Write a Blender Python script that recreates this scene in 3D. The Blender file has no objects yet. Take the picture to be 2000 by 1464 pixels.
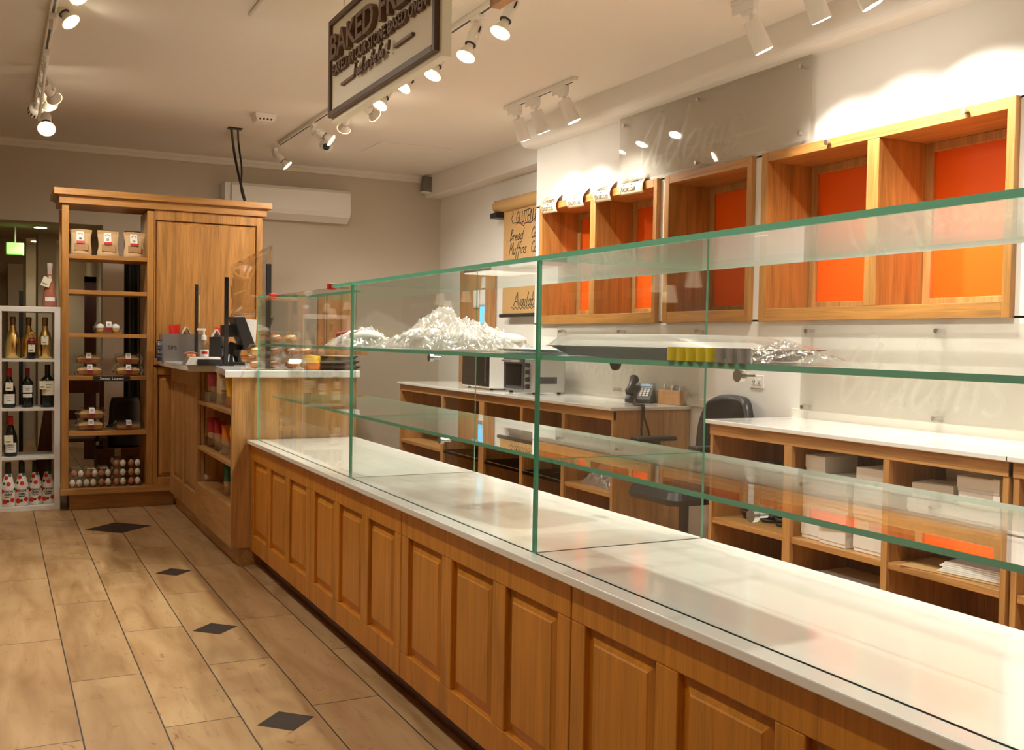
import bpy, math, random
from mathutils import Vector, Matrix, noise
random.seed(7)
sc = bpy.context.scene
COL = sc.collection
# ------------------------------------------------------------------ camera
W_, H_ = 2000, 1464
F_ = 1992.8
R0 = Vector((.891874252, -.451975590, .0166848406))
R1 = Vector((-.000257694755, -.0373980362, -.999300416))
R2 = Vector((.452283376, .891246011, -.0334708173))
EYE = Vector((0, 0, 1.29))
cam = bpy.data.cameras.new('camera'); co = bpy.data.objects.new('camera', cam); COL.objects.link(co)
cam.sensor_width = 36; cam.lens = F_ / W_ * 36; cam.clip_start = .05; cam.clip_end = 60
m = Matrix.Identity(4)
for i in range(3):
    m[i][0] = R0[i]; m[i][1] = -R1[i]; m[i][2] = -R2[i]; m[i][3] = EYE[i]
co.matrix_world = m
sc.camera = co
# ------------------------------------------------------------------ world, exposure
wd = bpy.data.worlds.new('world'); sc.world = wd; wd.use_nodes = True
wd.node_tree.nodes['Background'].inputs[0].default_value = (.02, .017, .013, 1)
wd.node_tree.nodes['Background'].inputs[1].default_value = .5
vs = sc.view_settings
vs.view_transform = 'Standard'; vs.look = 'None'; vs.gamma = 1; vs.use_curve_mapping = False
vs.exposure = 1.22
cy = sc.cycles
cy.max_bounces = 10; cy.diffuse_bounces = 5; cy.glossy_bounces = 5; cy.transmission_bounces = 8
cy.transparent_max_bounces = 40; cy.caustics_reflective = False; cy.caustics_refractive = False
cy.sample_clamp_indirect = 4.0; cy.blur_glossy = .5
WARM = (1.0, .95, .84); NEUT = (1.0, .97, .90)
P_TRACK, P_LEFT, P_WALL = 42, 14, 38

def px(x, y, X=None, Y=None, Z=None):
    """world point where the sight line of a photo pixel meets a plane of the room"""
    d = R0 * ((x - 1000) / F_) + R1 * ((y - 732) / F_) + R2
    if X is not None: t = (X - EYE.x) / d.x
    elif Y is not None: t = (Y - EYE.y) / d.y
    else: t = (Z - EYE.z) / d.z
    return EYE + d * t
def px_len(x, y, c, L, near=True):
    """point on the sight line at distance L from c"""
    d = (R0 * ((x - 1000) / F_) + R1 * ((y - 732) / F_) + R2).normalized()
    o = EYE - c; b = o.dot(d); q = b * b - (o.dot(o) - L * L)
    s = math.sqrt(max(q, 0))
    return EYE + d * ((-b - s) if near else (-b + s))

# ------------------------------------------------------------------ materials
M = {}
def newmat(n):
    mt = bpy.data.materials.new(n); mt.use_nodes = True; M[n] = mt
    nt = mt.node_tree
    return mt, nt, nt.nodes['Principled BSDF']
def mat(n, col, rough=.5, metal=0, spec=.5, emit=None, es=0, alpha=1, trans=0, coat=0, bump=0, bscale=200):
    mt, nt, b = newmat(n)
    b.inputs['Base Color'].default_value = (*col, 1)
    b.inputs['Roughness'].default_value = rough
    b.inputs['Metallic'].default_value = metal
    b.inputs['Specular IOR Level'].default_value = spec
    b.inputs['Coat Weight'].default_value = coat
    if emit: b.inputs['Emission Color'].default_value = (*emit, 1); b.inputs['Emission Strength'].default_value = es
    # a faint procedural unevenness so no surface is perfectly flat in tone
    tc = nt.nodes.new('ShaderNodeTexCoord'); nz = nt.nodes.new('ShaderNodeTexNoise'); nz.inputs['Scale'].default_value = bscale if bump else 6
    nz.inputs['Detail'].default_value = 4
    nt.links.new(tc.outputs['Object'], nz.inputs['Vector'])
    if bump:
        bp = nt.nodes.new('ShaderNodeBump'); bp.inputs['Strength'].default_value = bump; bp.inputs['Distance'].default_value = .01
        nt.links.new(nz.outputs['Fac'], bp.inputs['Height']); nt.links.new(bp.outputs['Normal'], b.inputs['Normal'])
    else:
        mr = nt.nodes.new('ShaderNodeMapRange'); mr.inputs['To Min'].default_value = max(0, rough - .05); mr.inputs['To Max'].default_value = min(1, rough + .05)
        nt.links.new(nz.outputs['Fac'], mr.inputs['Value']); nt.links.new(mr.outputs['Result'], b.inputs['Roughness'])
    return mt
def ramp(nt, fac, stops):
    r = nt.nodes.new('ShaderNodeValToRGB'); e = r.color_ramp.elements
    while len(e) < len(stops): e.new(.5)
    for el, (p, c) in zip(e, stops): el.position = p; el.color = (*c, 1)
    nt.links.new(fac, r.inputs['Fac']); return r.outputs['Color']
def wood(n, col, axis, rough=.38, contrast=1.0):
    mt, nt, b = newmat(n)
    tc = nt.nodes.new('ShaderNodeTexCoord')
    def noi(sc_along, sc_across, detail, dist=0):
        mp = nt.nodes.new('ShaderNodeMapping'); s = [sc_across] * 3; s['xyz'.index(axis)] = sc_along
        mp.inputs['Scale'].default_value = s
        nt.links.new(tc.outputs['Object'], mp.inputs['Vector'])
        nz = nt.nodes.new('ShaderNodeTexNoise'); nz.inputs['Scale'].default_value = 1; nz.inputs['Detail'].default_value = detail
        nz.inputs['Distortion'].default_value = dist
        nt.links.new(mp.outputs['Vector'], nz.inputs['Vector']); return nz.outputs['Fac']
    g1 = noi(1.1, 14, 5, 1.2); g2 = noi(5, 190, 4)
    c = Vector(col)
    c1 = ramp(nt, g1, [(.3, c * (1 - .32 * contrast)), (.5, c), (.72, c * (1 + .22 * contrast))])
    c2 = ramp(nt, g2, [(.36, (.62, .55, .5)), (.52, (1, 1, 1))])
    mx = nt.nodes.new('ShaderNodeMix'); mx.data_type = 'RGBA'; mx.blend_type = 'MULTIPLY'; mx.inputs['Factor'].default_value = .55 * contrast
    nt.links.new(c1, mx.inputs['A']); nt.links.new(c2, mx.inputs['B'])
    nt.links.new(mx.outputs['Result'], b.inputs['Base Color'])
    b.inputs['Roughness'].default_value = rough; b.inputs['Coat Weight'].default_value = .15; b.inputs['Coat Roughness'].default_value = .25
    bp = nt.nodes.new('ShaderNodeBump'); bp.inputs['Strength'].default_value = .08; bp.inputs['Distance'].default_value = .003
    nt.links.new(g2, bp.inputs['Height']); nt.links.new(bp.outputs['Normal'], b.inputs['Normal'])
    return mt
def glassy(n, tint, f0=.045, rough=0.0, gloss=1.0, haze=0, hazecol=(.9, .9, .85)):
    """thin clear sheet: transparent plus a Schlick mirror, optional white haze for frosting"""
    mt, nt, b = newmat(n); nt.nodes.remove(b)
    out = nt.nodes['Material Output']
    lw = nt.nodes.new('ShaderNodeLayerWeight'); lw.inputs['Blend'].default_value = .5
    pw = nt.nodes.new('ShaderNodeMath'); pw.operation = 'POWER'; pw.inputs[1].default_value = 5
    nt.links.new(lw.outputs['Facing'], pw.inputs[0])
    ma = nt.nodes.new('ShaderNodeMath'); ma.operation = 'MULTIPLY_ADD'; ma.inputs[1].default_value = (1 - f0) * gloss; ma.inputs[2].default_value = f0 * gloss
    nt.links.new(pw.outputs[0], ma.inputs[0])
    tr = nt.nodes.new('ShaderNodeBsdfTransparent'); tr.inputs[0].default_value = (*tint, 1)
    gl = nt.nodes.new('ShaderNodeBsdfGlossy'); gl.inputs['Roughness'].default_value = rough; gl.inputs['Color'].default_value = (1, 1, 1, 1)
    mx = nt.nodes.new('ShaderNodeMixShader')
    src = tr.outputs[0]
    if haze:
        df = nt.nodes.new('ShaderNodeBsdfDiffuse'); df.inputs[0].default_value = (*hazecol, 1)
        tl = nt.nodes.new('ShaderNodeBsdfTranslucent'); tl.inputs[0].default_value = (*hazecol, 1)
        m0 = nt.nodes.new('ShaderNodeMixShader'); m0.inputs[0].default_value = .5
        nt.links.new(df.outputs[0], m0.inputs[1]); nt.links.new(tl.outputs[0], m0.inputs[2])
        m1 = nt.nodes.new('ShaderNodeMixShader'); m1.inputs[0].default_value = haze
        nt.links.new(tr.outputs[0], m1.inputs[1]); nt.links.new(m0.outputs[0], m1.inputs[2]); src = m1.outputs[0]
    nt.links.new(ma.outputs[0], mx.inputs[0]); nt.links.new(src, mx.inputs[1]); nt.links.new(gl.outputs[0], mx.inputs[2])
    nt.links.new(mx.outputs[0], out.inputs['Surface'])
    return mt

OAK = (.52, .27, .09); CTR = (.56, .215, .018)
for a in 'xyz':
    wood('oak_' + a, OAK, a); wood('counter_oak_' + a, CTR, a, .34, .75); wood('gold_oak_' + a, (.46, .215, .055), a, .36)
wood('dark_wood', (.12, .035, .018), 'z', .4)
wood('raw_pine', (.55, .28, .11), 'z', .6)
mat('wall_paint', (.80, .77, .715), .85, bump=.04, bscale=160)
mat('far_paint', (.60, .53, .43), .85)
mat('ceiling_paint', (.82, .785, .725), .9)
mat('tan_paint', (.55, .45, .30), .9)
mat('trim_paint', (.8, .76, .68), .6)
mat('quartz', (.83, .81, .76), .12, coat=.3)
mat('orange_panel', (.88, .125, .006), .35)
mat('white_lacquer', (.80, .77, .72), .35)
mat('white_plastic', (.82, .80, .75), .4)
mat('lamp_white', (.84, .82, .78), .45)
mat('black', (.012, .011, .010), .4)
mat('black_gloss', (.01, .01, .01), .12)
mat('dark_grey', (.05, .05, .05), .5)
mat('grey_plastic', (.22, .22, .22), .4)
mat('steel', (.62, .60, .57), .28, 1)
mat('silver_paint', (.5, .49, .47), .35, .6)
mat('sign_cream', (.86, .80, .66), .6)
mat('sign_brown', (.11, .06, .035), .5)
mat('letter_brown', (.17, .095, .06), .5)
mat('paper', (.85, .83, .78), .8)
mat('tag_paper', (.80, .74, .56), .8)
mat('kraft', (.55, .33, .13), .8, bump=.03)
mat('kraft_light', (.66, .45, .24), .75)
mat('card_cream', (.82, .64, .42), .85)
mat('ink', (.015, .013, .012), .6)
mat('red_ink', (.5, .05, .03), .6)
mat('red', (.62, .02, .015), .35)
mat('wine_red', (.25, .012, .02), .35)
mat('burgundy_label', (.30, .02, .02), .6)
mat('wine_glass', (.006, .008, .006), .08)
mat('gold_foil', (.92, .64, .22), .24, 1)
mat('bronze_foil', (.32, .19, .07), .3, 1)
mat('rose_wine', (.42, .15, .09), .08)
mat('glass_neck', (.55, .45, .38), .05)
mat('shell_brown', (.44, .17, .06), .5)
mat('shell_white', (.78, .73, .66), .5)
mat('crust', (.43, .20, .07), .8, bump=.5, bscale=90)
mat('crumb', (.66, .40, .16), .85, bump=.6, bscale=120)
mat('sponge', (.72, .42, .12), .8)
mat('cream', (.85, .82, .76), .6)
mat('filling', (.62, .18, .02), .4)
mat('pastry_yellow', (.80, .42, .05), .5)
mat('blue_cover', (.02, .035, .14), .5)
mat('pale_blue', (.30, .45, .60), .6)
mat('label_teal', (.05, .35, .42), .5)
mat('pink_pack', (.55, .10, .13), .45)
mat('red_pack', (.42, .02, .02), .45)
mat('orange_pack', (.75, .20, .02), .4)
mat('yellow_pack', (.85, .47, .02), .35)
mat('green_pack', (.03, .16, .09), .45)
mat('snack_bits', (.50, .30, .14), .8, bump=.6, bscale=150)
mat('green_dot', (.01, .11, .03), .4)
mat('green_label', (.12, .42, .05), .5)
mat('yellow_item', (.75, .60, .03), .5)
mat('speaker_grille', (.18, .16, .14), .7)
mat('granite', (.30, .24, .18), .5)
mat('skin_pink', (.75, .22, .25), .5)
mat('leather', (.02, .02, .02), .35)
mat('cardboard', (.20, .10, .045), .85)
glassy('glass', (.985, .996, .990), .04)
mat('glass_edge', (.17, .50, .33), .15, spec=.6)
glassy('acrylic', (.97, .96, .95), .04)
glassy('clear_plastic', (.96, .96, .95), .06, .05)
glassy('plastic_film', (.95, .95, .94), .09, .16, .9, .30, (.97, .95, .90))
glassy('wrap_film', (.96, .96, .96), .07, .12, 1.0, .03)
glassy('frosted', (.95, .94, .92), .05, .02, .7, .26, (.66, .62, .55))
glassy('grey_acrylic', (.60, .57, .55), .05, .08, 1, .72, (.42, .385, .365))
glassy('etched', (.97, .97, .95), .03, .3, .5, .20, (.88, .86, .80))
mat('glow_warm', (1, .9, .7), .5, emit=(1, .86, .62), es=22)
mat('glow_neutral', (1, .95, .85), .5, emit=(1, .93, .82), es=22)
mat('glow_rim', (1, .8, .4), .4, emit=(1, .74, .32), es=1.3)
mat('glow_green', (.4, 1, .3), .5, emit=(.35, 1, .16), es=.75)
mat('glow_blue', (.1, .4, .6), .3, emit=(.12, .42, .65), es=.7)
mat('pendant_shade', (.85, .78, .62), .6, emit=(1, .78, .5), es=.9)

def floor_mat():
    mt, nt, b = newmat('floor_tile'); L = nt.links.new; N = nt.nodes.new
    tc = N('ShaderNodeTexCoord'); sp = N('ShaderNodeSeparateXYZ'); L(tc.outputs['Object'], sp.inputs[0])
    # planks run along Y: brick texture rows across X
    cb = N('ShaderNodeCombineXYZ')
    def math_(op, a, bb=None, c=None):
        n = N('ShaderNodeMath'); n.operation = op
        for i, v in enumerate((a, bb, c)):
            if v is None: continue
            if isinstance(v, (int, float)): n.inputs[i].default_value = v
            else: L(v, n.inputs[i])
        return n.outputs[0]
    TW, TL = .2476, 1.195
    u = math_('ADD', sp.outputs[1], -3.465 + TL * 8); v = math_('ADD', sp.outputs[0], -.0027 + TW * 41)
    L(u, cb.inputs[0]); L(v, cb.inputs[1])
    br = N('ShaderNodeTexBrick'); br.offset = .5; br.offset_frequency = 2; br.squash = 1
    br.inputs['Scale'].default_value = 1; br.inputs['Mortar Size'].default_value = .0026; br.inputs['Mortar Smooth'].default_value = .1
    br.inputs['Brick Width'].default_value = TL; br.inputs['Row Height'].default_value = TW; br.inputs['Bias'].default_value = 0
    br.inputs['Color1'].default_value = (0, 0, 0, 1); br.inputs['Color2'].default_value = (1, 1, 1, 1); br.inputs['Mortar'].default_value = (.5, .5, .5, 1)
    L(cb.outputs[0], br.inputs['Vector'])
    # every tile gets its own stretch of print
    tid = N('ShaderNodeSeparateColor'); L(br.outputs['Color'], tid.inputs[0])
    off = N('ShaderNodeCombineXYZ'); L(math_('MULTIPLY', tid.outputs[0], 37.0), off.inputs[2])
    ad = N('ShaderNodeVectorMath'); ad.operation = 'ADD'; L(tc.outputs['Object'], ad.inputs[0]); L(off.outputs[0], ad.inputs[1])
    def noi(sx, sy, det, dist=0):
        mp = N('ShaderNodeMapping'); mp.inputs['Scale'].default_value = (sx, sy, 1); L(ad.outputs[0], mp.inputs['Vector'])
        n = N('ShaderNodeTexNoise'); n.inputs['Scale'].default_value = 1; n.inputs['Detail'].default_value = det; n.inputs['Distortion'].default_value = dist
        L(mp.outputs[0], n.inputs['Vector']); return n.outputs['Fac']
    broad = ramp(nt, noi(9, 1.6, 4, .8), [(.28, (.28, .155, .065)), (.45, (.37, .225, .105)), (.68, (.45, .295, .15))])
    tint = ramp(nt, tid.outputs[0], [(0, (.90, .86, .82)), (1, (1.06, 1.04, 1.0))])
    m1 = N('ShaderNodeMix'); m1.data_type = 'RGBA'; m1.blend_type = 'MULTIPLY'; m1.inputs['Factor'].default_value = 1
    L(broad, m1.inputs['A']); L(tint, m1.inputs['B'])
    # knots and streaks
    k = noi(17, 10, 3, 1.6); kn = ramp(nt, k, [(.645, (0, 0, 0)), (.72, (1, 1, 1))])
    s = noi(42, 5, 4, .6); st = ramp(nt, s, [(.60, (0, 0, 0)), (.78, (.55, .55, .55))])
    mk = N('ShaderNodeMix'); mk.data_type = 'RGBA'; mk.blend_type = 'ADD'; mk.inputs['Factor'].default_value = 1
    L(kn, mk.inputs['A']); L(st, mk.inputs['B'])
    bwk = N('ShaderNodeRGBToBW'); L(mk.outputs['Result'], bwk.inputs[0])
    m2 = N('ShaderNodeMix'); m2.data_type = 'RGBA'; L(math_('MULTIPLY', bwk.outputs[0], .75), m2.inputs['Factor'])
    L(m1.outputs['Result'], m2.inputs['A']); m2.inputs['B'].default_value = (.20, .085, .03, 1)
    m3 = N('ShaderNodeMix'); m3.data_type = 'RGBA'; L(br.outputs['Fac'], m3.inputs['Factor'])
    L(m2.outputs['Result'], m3.inputs['A']); m3.inputs['B'].default_value = (.045, .035, .028, 1)
    # black diamond inlays
    mask = None
    for cx, cyy, a, bb in ((.737, 7.225, .212, .212), (.871, 5.755, .098, .098), (.868, 4.563, .098, .098), (.874, 3.360, .098, .098), (.872, 2.165, .098, .098)):
        dx = math_('DIVIDE', math_('ABSOLUTE', math_('SUBTRACT', sp.outputs[0], cx)), a)
        dy = math_('DIVIDE', math_('ABSOLUTE', math_('SUBTRACT', sp.outputs[1], cyy)), bb)
        q = math_('LESS_THAN', math_('ADD', dx, dy), 1.0)
        mask = q if mask is None else math_('MAXIMUM', mask, q)
    m4 = N('ShaderNodeMix'); m4.data_type = 'RGBA'; L(mask, m4.inputs['Factor']); L(m3.outputs['Result'], m4.inputs['A'])
    m4.inputs['B'].default_value = (.028, .020, .016, 1)
    L(m4.outputs['Result'], b.inputs['Base Color'])
    b.inputs['Roughness'].default_value = .42; b.inputs['Specular IOR Level'].default_value = .35
    bp = N('ShaderNodeBump'); bp.inputs['Strength'].default_value = .35; bp.inputs['Distance'].default_value = .002; bp.invert = True
    L(br.outputs['Fac'], bp.inputs['Height']); L(bp.outputs[0], b.inputs['Normal'])
floor_mat()

# ------------------------------------------------------------------ mesh builder
class MB:
    def __init__(s): s.v = []; s.f = []; s.mi = []; s.sm = []
    def add(s, vs, fs, mi=0, smooth=False):
        o = len(s.v); s.v += [tuple(p) for p in vs]
        for f in fs: s.f.append([o + i for i in f]); s.mi.append(mi); s.sm.append(smooth)
        return s
    def box(s, x0, x1, y0, y1, z0, z1, mi=0):
        if x0 > x1: x0, x1 = x1, x0
        if y0 > y1: y0, y1 = y1, y0
        if z0 > z1: z0, z1 = z1, z0
        v = [(x, y, z) for x in (x0, x1) for y in (y0, y1) for z in (z0, z1)]
        return s.add(v, [(0, 1, 3, 2), (4, 6, 7, 5), (0, 4, 5, 1), (2, 3, 7, 6), (0, 2, 6, 4), (1, 5, 7, 3)], mi)
    def obox(s, c, ax, ay, az, mi=0):
        """box with half-axis vectors"""
        c = Vector(c); ax = Vector(ax); ay = Vector(ay); az = Vector(az)
        v = [c + ax * i + ay * j + az * k for i in (-1, 1) for j in (-1, 1) for k in (-1, 1)]
        fs = [(0, 1, 3, 2), (4, 6, 7, 5), (0, 4, 5, 1), (2, 3, 7, 6), (0, 2, 6, 4), (1, 5, 7, 3)]
        if ax.cross(ay).dot(az) < 0: fs = [f[::-1] for f in fs]
        return s.add(v, fs, mi)
    def frustum(s, a, b, z0, z1, mi=0):
        """a, b: (x0,x1,y0,y1) at bottom and top"""
        v = [(a[0], a[2], z0), (a[1], a[2], z0), (a[1], a[3], z0), (a[0], a[3], z0), (b[0], b[2], z1), (b[1], b[2], z1), (b[1], b[3], z1), (b[0], b[3], z1)]
        return s.add(v, [(3, 2, 1, 0), (4, 5, 6, 7), (0, 1, 5, 4), (1, 2, 6, 5), (2, 3, 7, 6), (3, 0, 4, 7)], mi)
    def prism(s, poly, z0, z1, mi=0):
        n = len(poly); v = [(x, y, z0) for x, y in poly] + [(x, y, z1) for x, y in poly]
        ar = sum(poly[i][0] * poly[(i + 1) % n][1] - poly[(i + 1) % n][0] * poly[i][1] for i in range(n))
        fs = [tuple(range(n))[::-1], tuple(range(n, 2 * n))] + [(i, (i + 1) % n, n + (i + 1) % n, n + i) for i in range(n)]
        if ar < 0: fs = [f[::-1] for f in fs]
        return s.add(v, fs, mi)
    def cyl(s, p0, p1, r0, r1=None, n=20, mi=0, caps=True, smooth=True):
        r1 = r0 if r1 is None else r1
        return s.sweep([p0, p1], [r0, r1], n, mi, caps, smooth)
    def sweep(s, pts, rad, n=10, mi=0, caps=True, smooth=True):
        pts = [Vector(p) for p in pts]
        if not isinstance(rad, (list, tuple)): rad = [rad] * len(pts)
        rings = []; up = None
        for i, p in enumerate(pts):
            t = (pts[min(i + 1, len(pts) - 1)] - pts[max(i - 1, 0)])
            t = t.normalized() if t.length > 1e-9 else Vector((0, 0, 1))
            if up is None: up = Vector((0, 0, 1)) if abs(t.z) < .9 else Vector((1, 0, 0))
            a = t.cross(up)
            if a.length < 1e-6: a = t.cross(Vector((0, 1, 0)))
            a.normalize(); b = t.cross(a).normalized(); up = a.cross(t)
            rings.append([p + (a * math.cos(2 * math.pi * k / n) + b * math.sin(2 * math.pi * k / n)) * max(rad[i], 1e-5) for k in range(n)])
        v = [q for r in rings for q in r]; fs = []
        for i in range(len(rings) - 1):
            for k in range(n):
                fs.append((i * n + k, (i + 1) * n + k, (i + 1) * n + (k + 1) % n, i * n + (k + 1) % n))
        s.add(v, fs, mi, smooth)
        if caps:
            s.add(rings[0], [tuple(range(n))], mi); s.add(rings[-1], [tuple(range(n))[::-1]], mi)
        return s
    def lathe(s, prof, c=(0, 0, 0), n=28, mi=0, mats=None, a0=0, a1=2 * math.pi):
        """prof: (r,z) from bottom to top"""
        full = abs(a1 - a0 - 2 * math.pi) < 1e-6; m_ = n if full else n + 1
        v = []
        for r, z in prof:
            for k in range(m_):
                a = a0 + (a1 - a0) * k / n; v.append((c[0] + r * math.cos(a), c[1] + r * math.sin(a), c[2] + z))
        for i in range(len(prof) - 1):
            fs = [(i * m_ + k, i * m_ + (k + 1) % m_, (i + 1) * m_ + (k + 1) % m_, (i + 1) * m_ + k) for k in range(n)]
            o = len(s.v)
            s.f += [[o + q for q in f] for f in fs]; s.mi += [mats[i] if mats else mi] * n; s.sm += [True] * n
        s.v += v; return s
    def sphere(s, c, rx, ry, rz, n=16, m_=10, mi=0, egg=0):
        v = []; 
        for i in range(m_ + 1):
            t = math.pi * i / m_; z = -math.cos(t); r = math.sin(t) * (1 + egg * z)
            for k in range(n):
                a = 2 * math.pi * k / n; v.append((c[0] + rx * r * math.cos(a), c[1] + ry * r * math.sin(a), c[2] + rz * z))
        fs = [(i * n + k, i * n + (k + 1) % n, (i + 1) * n + (k + 1) % n, (i + 1) * n + k) for i in range(m_) for k in range(n)]
        return s.add(v, fs, mi, True)
    def grid(s, fn, nu, nv, mi=0, smooth=True, mfn=None):
        v = [fn(i / nu, j / nv) for j in range(nv + 1) for i in range(nu + 1)]
        o = len(s.v); s.v += [tuple(p) for p in v]
        for j in range(nv):
            for i in range(nu):
                a = j * (nu + 1) + i
                s.f.append([o + a, o + a + 1, o + a + nu + 2, o + a + nu + 1]); s.mi.append(mfn((i + .5) / nu, (j + .5) / nv) if mfn else mi); s.sm.append(smooth)
        return s
    def build(s, name, mats, parent=None, bevel=0, loc=None, solid=0):
        me = bpy.data.meshes.new(name)
        off = Vector((0, 0, 0))
        if parent is not None:
            off = WORLD[parent.name]
        elif loc is not None: off = Vector(loc)
        me.from_pydata([tuple(Vector(p) - off) for p in s.v], [], s.f)
        mats = mats if isinstance(mats, (list, tuple)) else [mats]
        for q in mats: me.materials.append(M[q])
        me.polygons.foreach_set('material_index', s.mi); me.polygons.foreach_set('use_smooth', s.sm)
        me.validate(); me.update()
        o = bpy.data.objects.new(name, me); COL.objects.link(o)
        if parent is not None: o.parent = parent
        elif loc is not None: o.location = loc
        WORLD[o.name] = off
        if bevel:
            bv = o.modifiers.new('bevel', 'BEVEL'); bv.width = bevel; bv.segments = 2; bv.limit_method = 'ANGLE'; bv.angle_limit = 1.0
        if solid:
            so = o.modifiers.new('solid', 'SOLIDIFY'); so.thickness = solid
        return o
WORLD = {}
def tag(o, label, cat, group=None, kind=None):
    o['label'] = label; o['category'] = cat
    if group: o['group'] = group
    if kind: o['kind'] = kind
    return o
def thing(name, label, cat, loc, group=None):
    o = bpy.data.objects.new(name, None); COL.objects.link(o); o.empty_display_size = .05
    o.location = loc; WORLD[o.name] = Vector(loc)
    return tag(o, label, cat, group)
def struct(name, mb, mt, **k):
    o = mb.build(name, mt, **k); o['kind'] = 'structure'; return o
def dup(root, loc, label, group=None, rotz=0, scale=None):
    r = root.copy(); COL.objects.link(r); r.location = loc; r.rotation_euler = (0, 0, rotz); WORLD[r.name] = Vector(loc)
    if scale: r.scale = scale
    r['label'] = label
    if group: r['group'] = group
    for ch in root.children:
        c = ch.copy(); COL.objects.link(c); c.parent = r; WORLD[c.name] = Vector(loc)
        for g in ch.children:
            d = g.copy(); COL.objects.link(d); d.parent = c
    return r

# plane frames for lettering: (origin, right, up, outward)
def fr_west(o): return (Vector(o), Vector((0, -1, 0)), Vector((0, 0, 1)), Vector((-1, 0, 0)))   # faces -X
def fr_south(o): return (Vector(o), Vector((1, 0, 0)), Vector((0, 0, 1)), Vector((0, -1, 0)))   # faces the camera side
def text(mb, s, fr, size, depth=.001, mi=0, align='LEFT', sx=1.0, bold=0, fit=0):
    cu = bpy.data.curves.new('t', 'FONT'); cu.body = s; cu.size = size; cu.extrude = depth / 2; cu.align_x = align; cu.offset = bold; cu.resolution_u = 3
    o = bpy.data.objects.new('t', cu); COL.objects.link(o)
    bpy.context.view_layer.update()
    dg = bpy.context.evaluated_depsgraph_get(); me = bpy.data.meshes.new_from_object(o.evaluated_get(dg))
    O, U, V, N = fr
    if fit: sx = fit / max(v.co.x for v in me.vertices)
    mb.add([O + U * (v.co.x * sx) + V * v.co.y + N * (v.co.z + depth / 2) for v in me.vertices], [tuple(p.vertices) for p in me.polygons], mi)
    bpy.data.objects.remove(o); bpy.data.curves.remove(cu); bpy.data.meshes.remove(me)
    return mb
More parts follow.
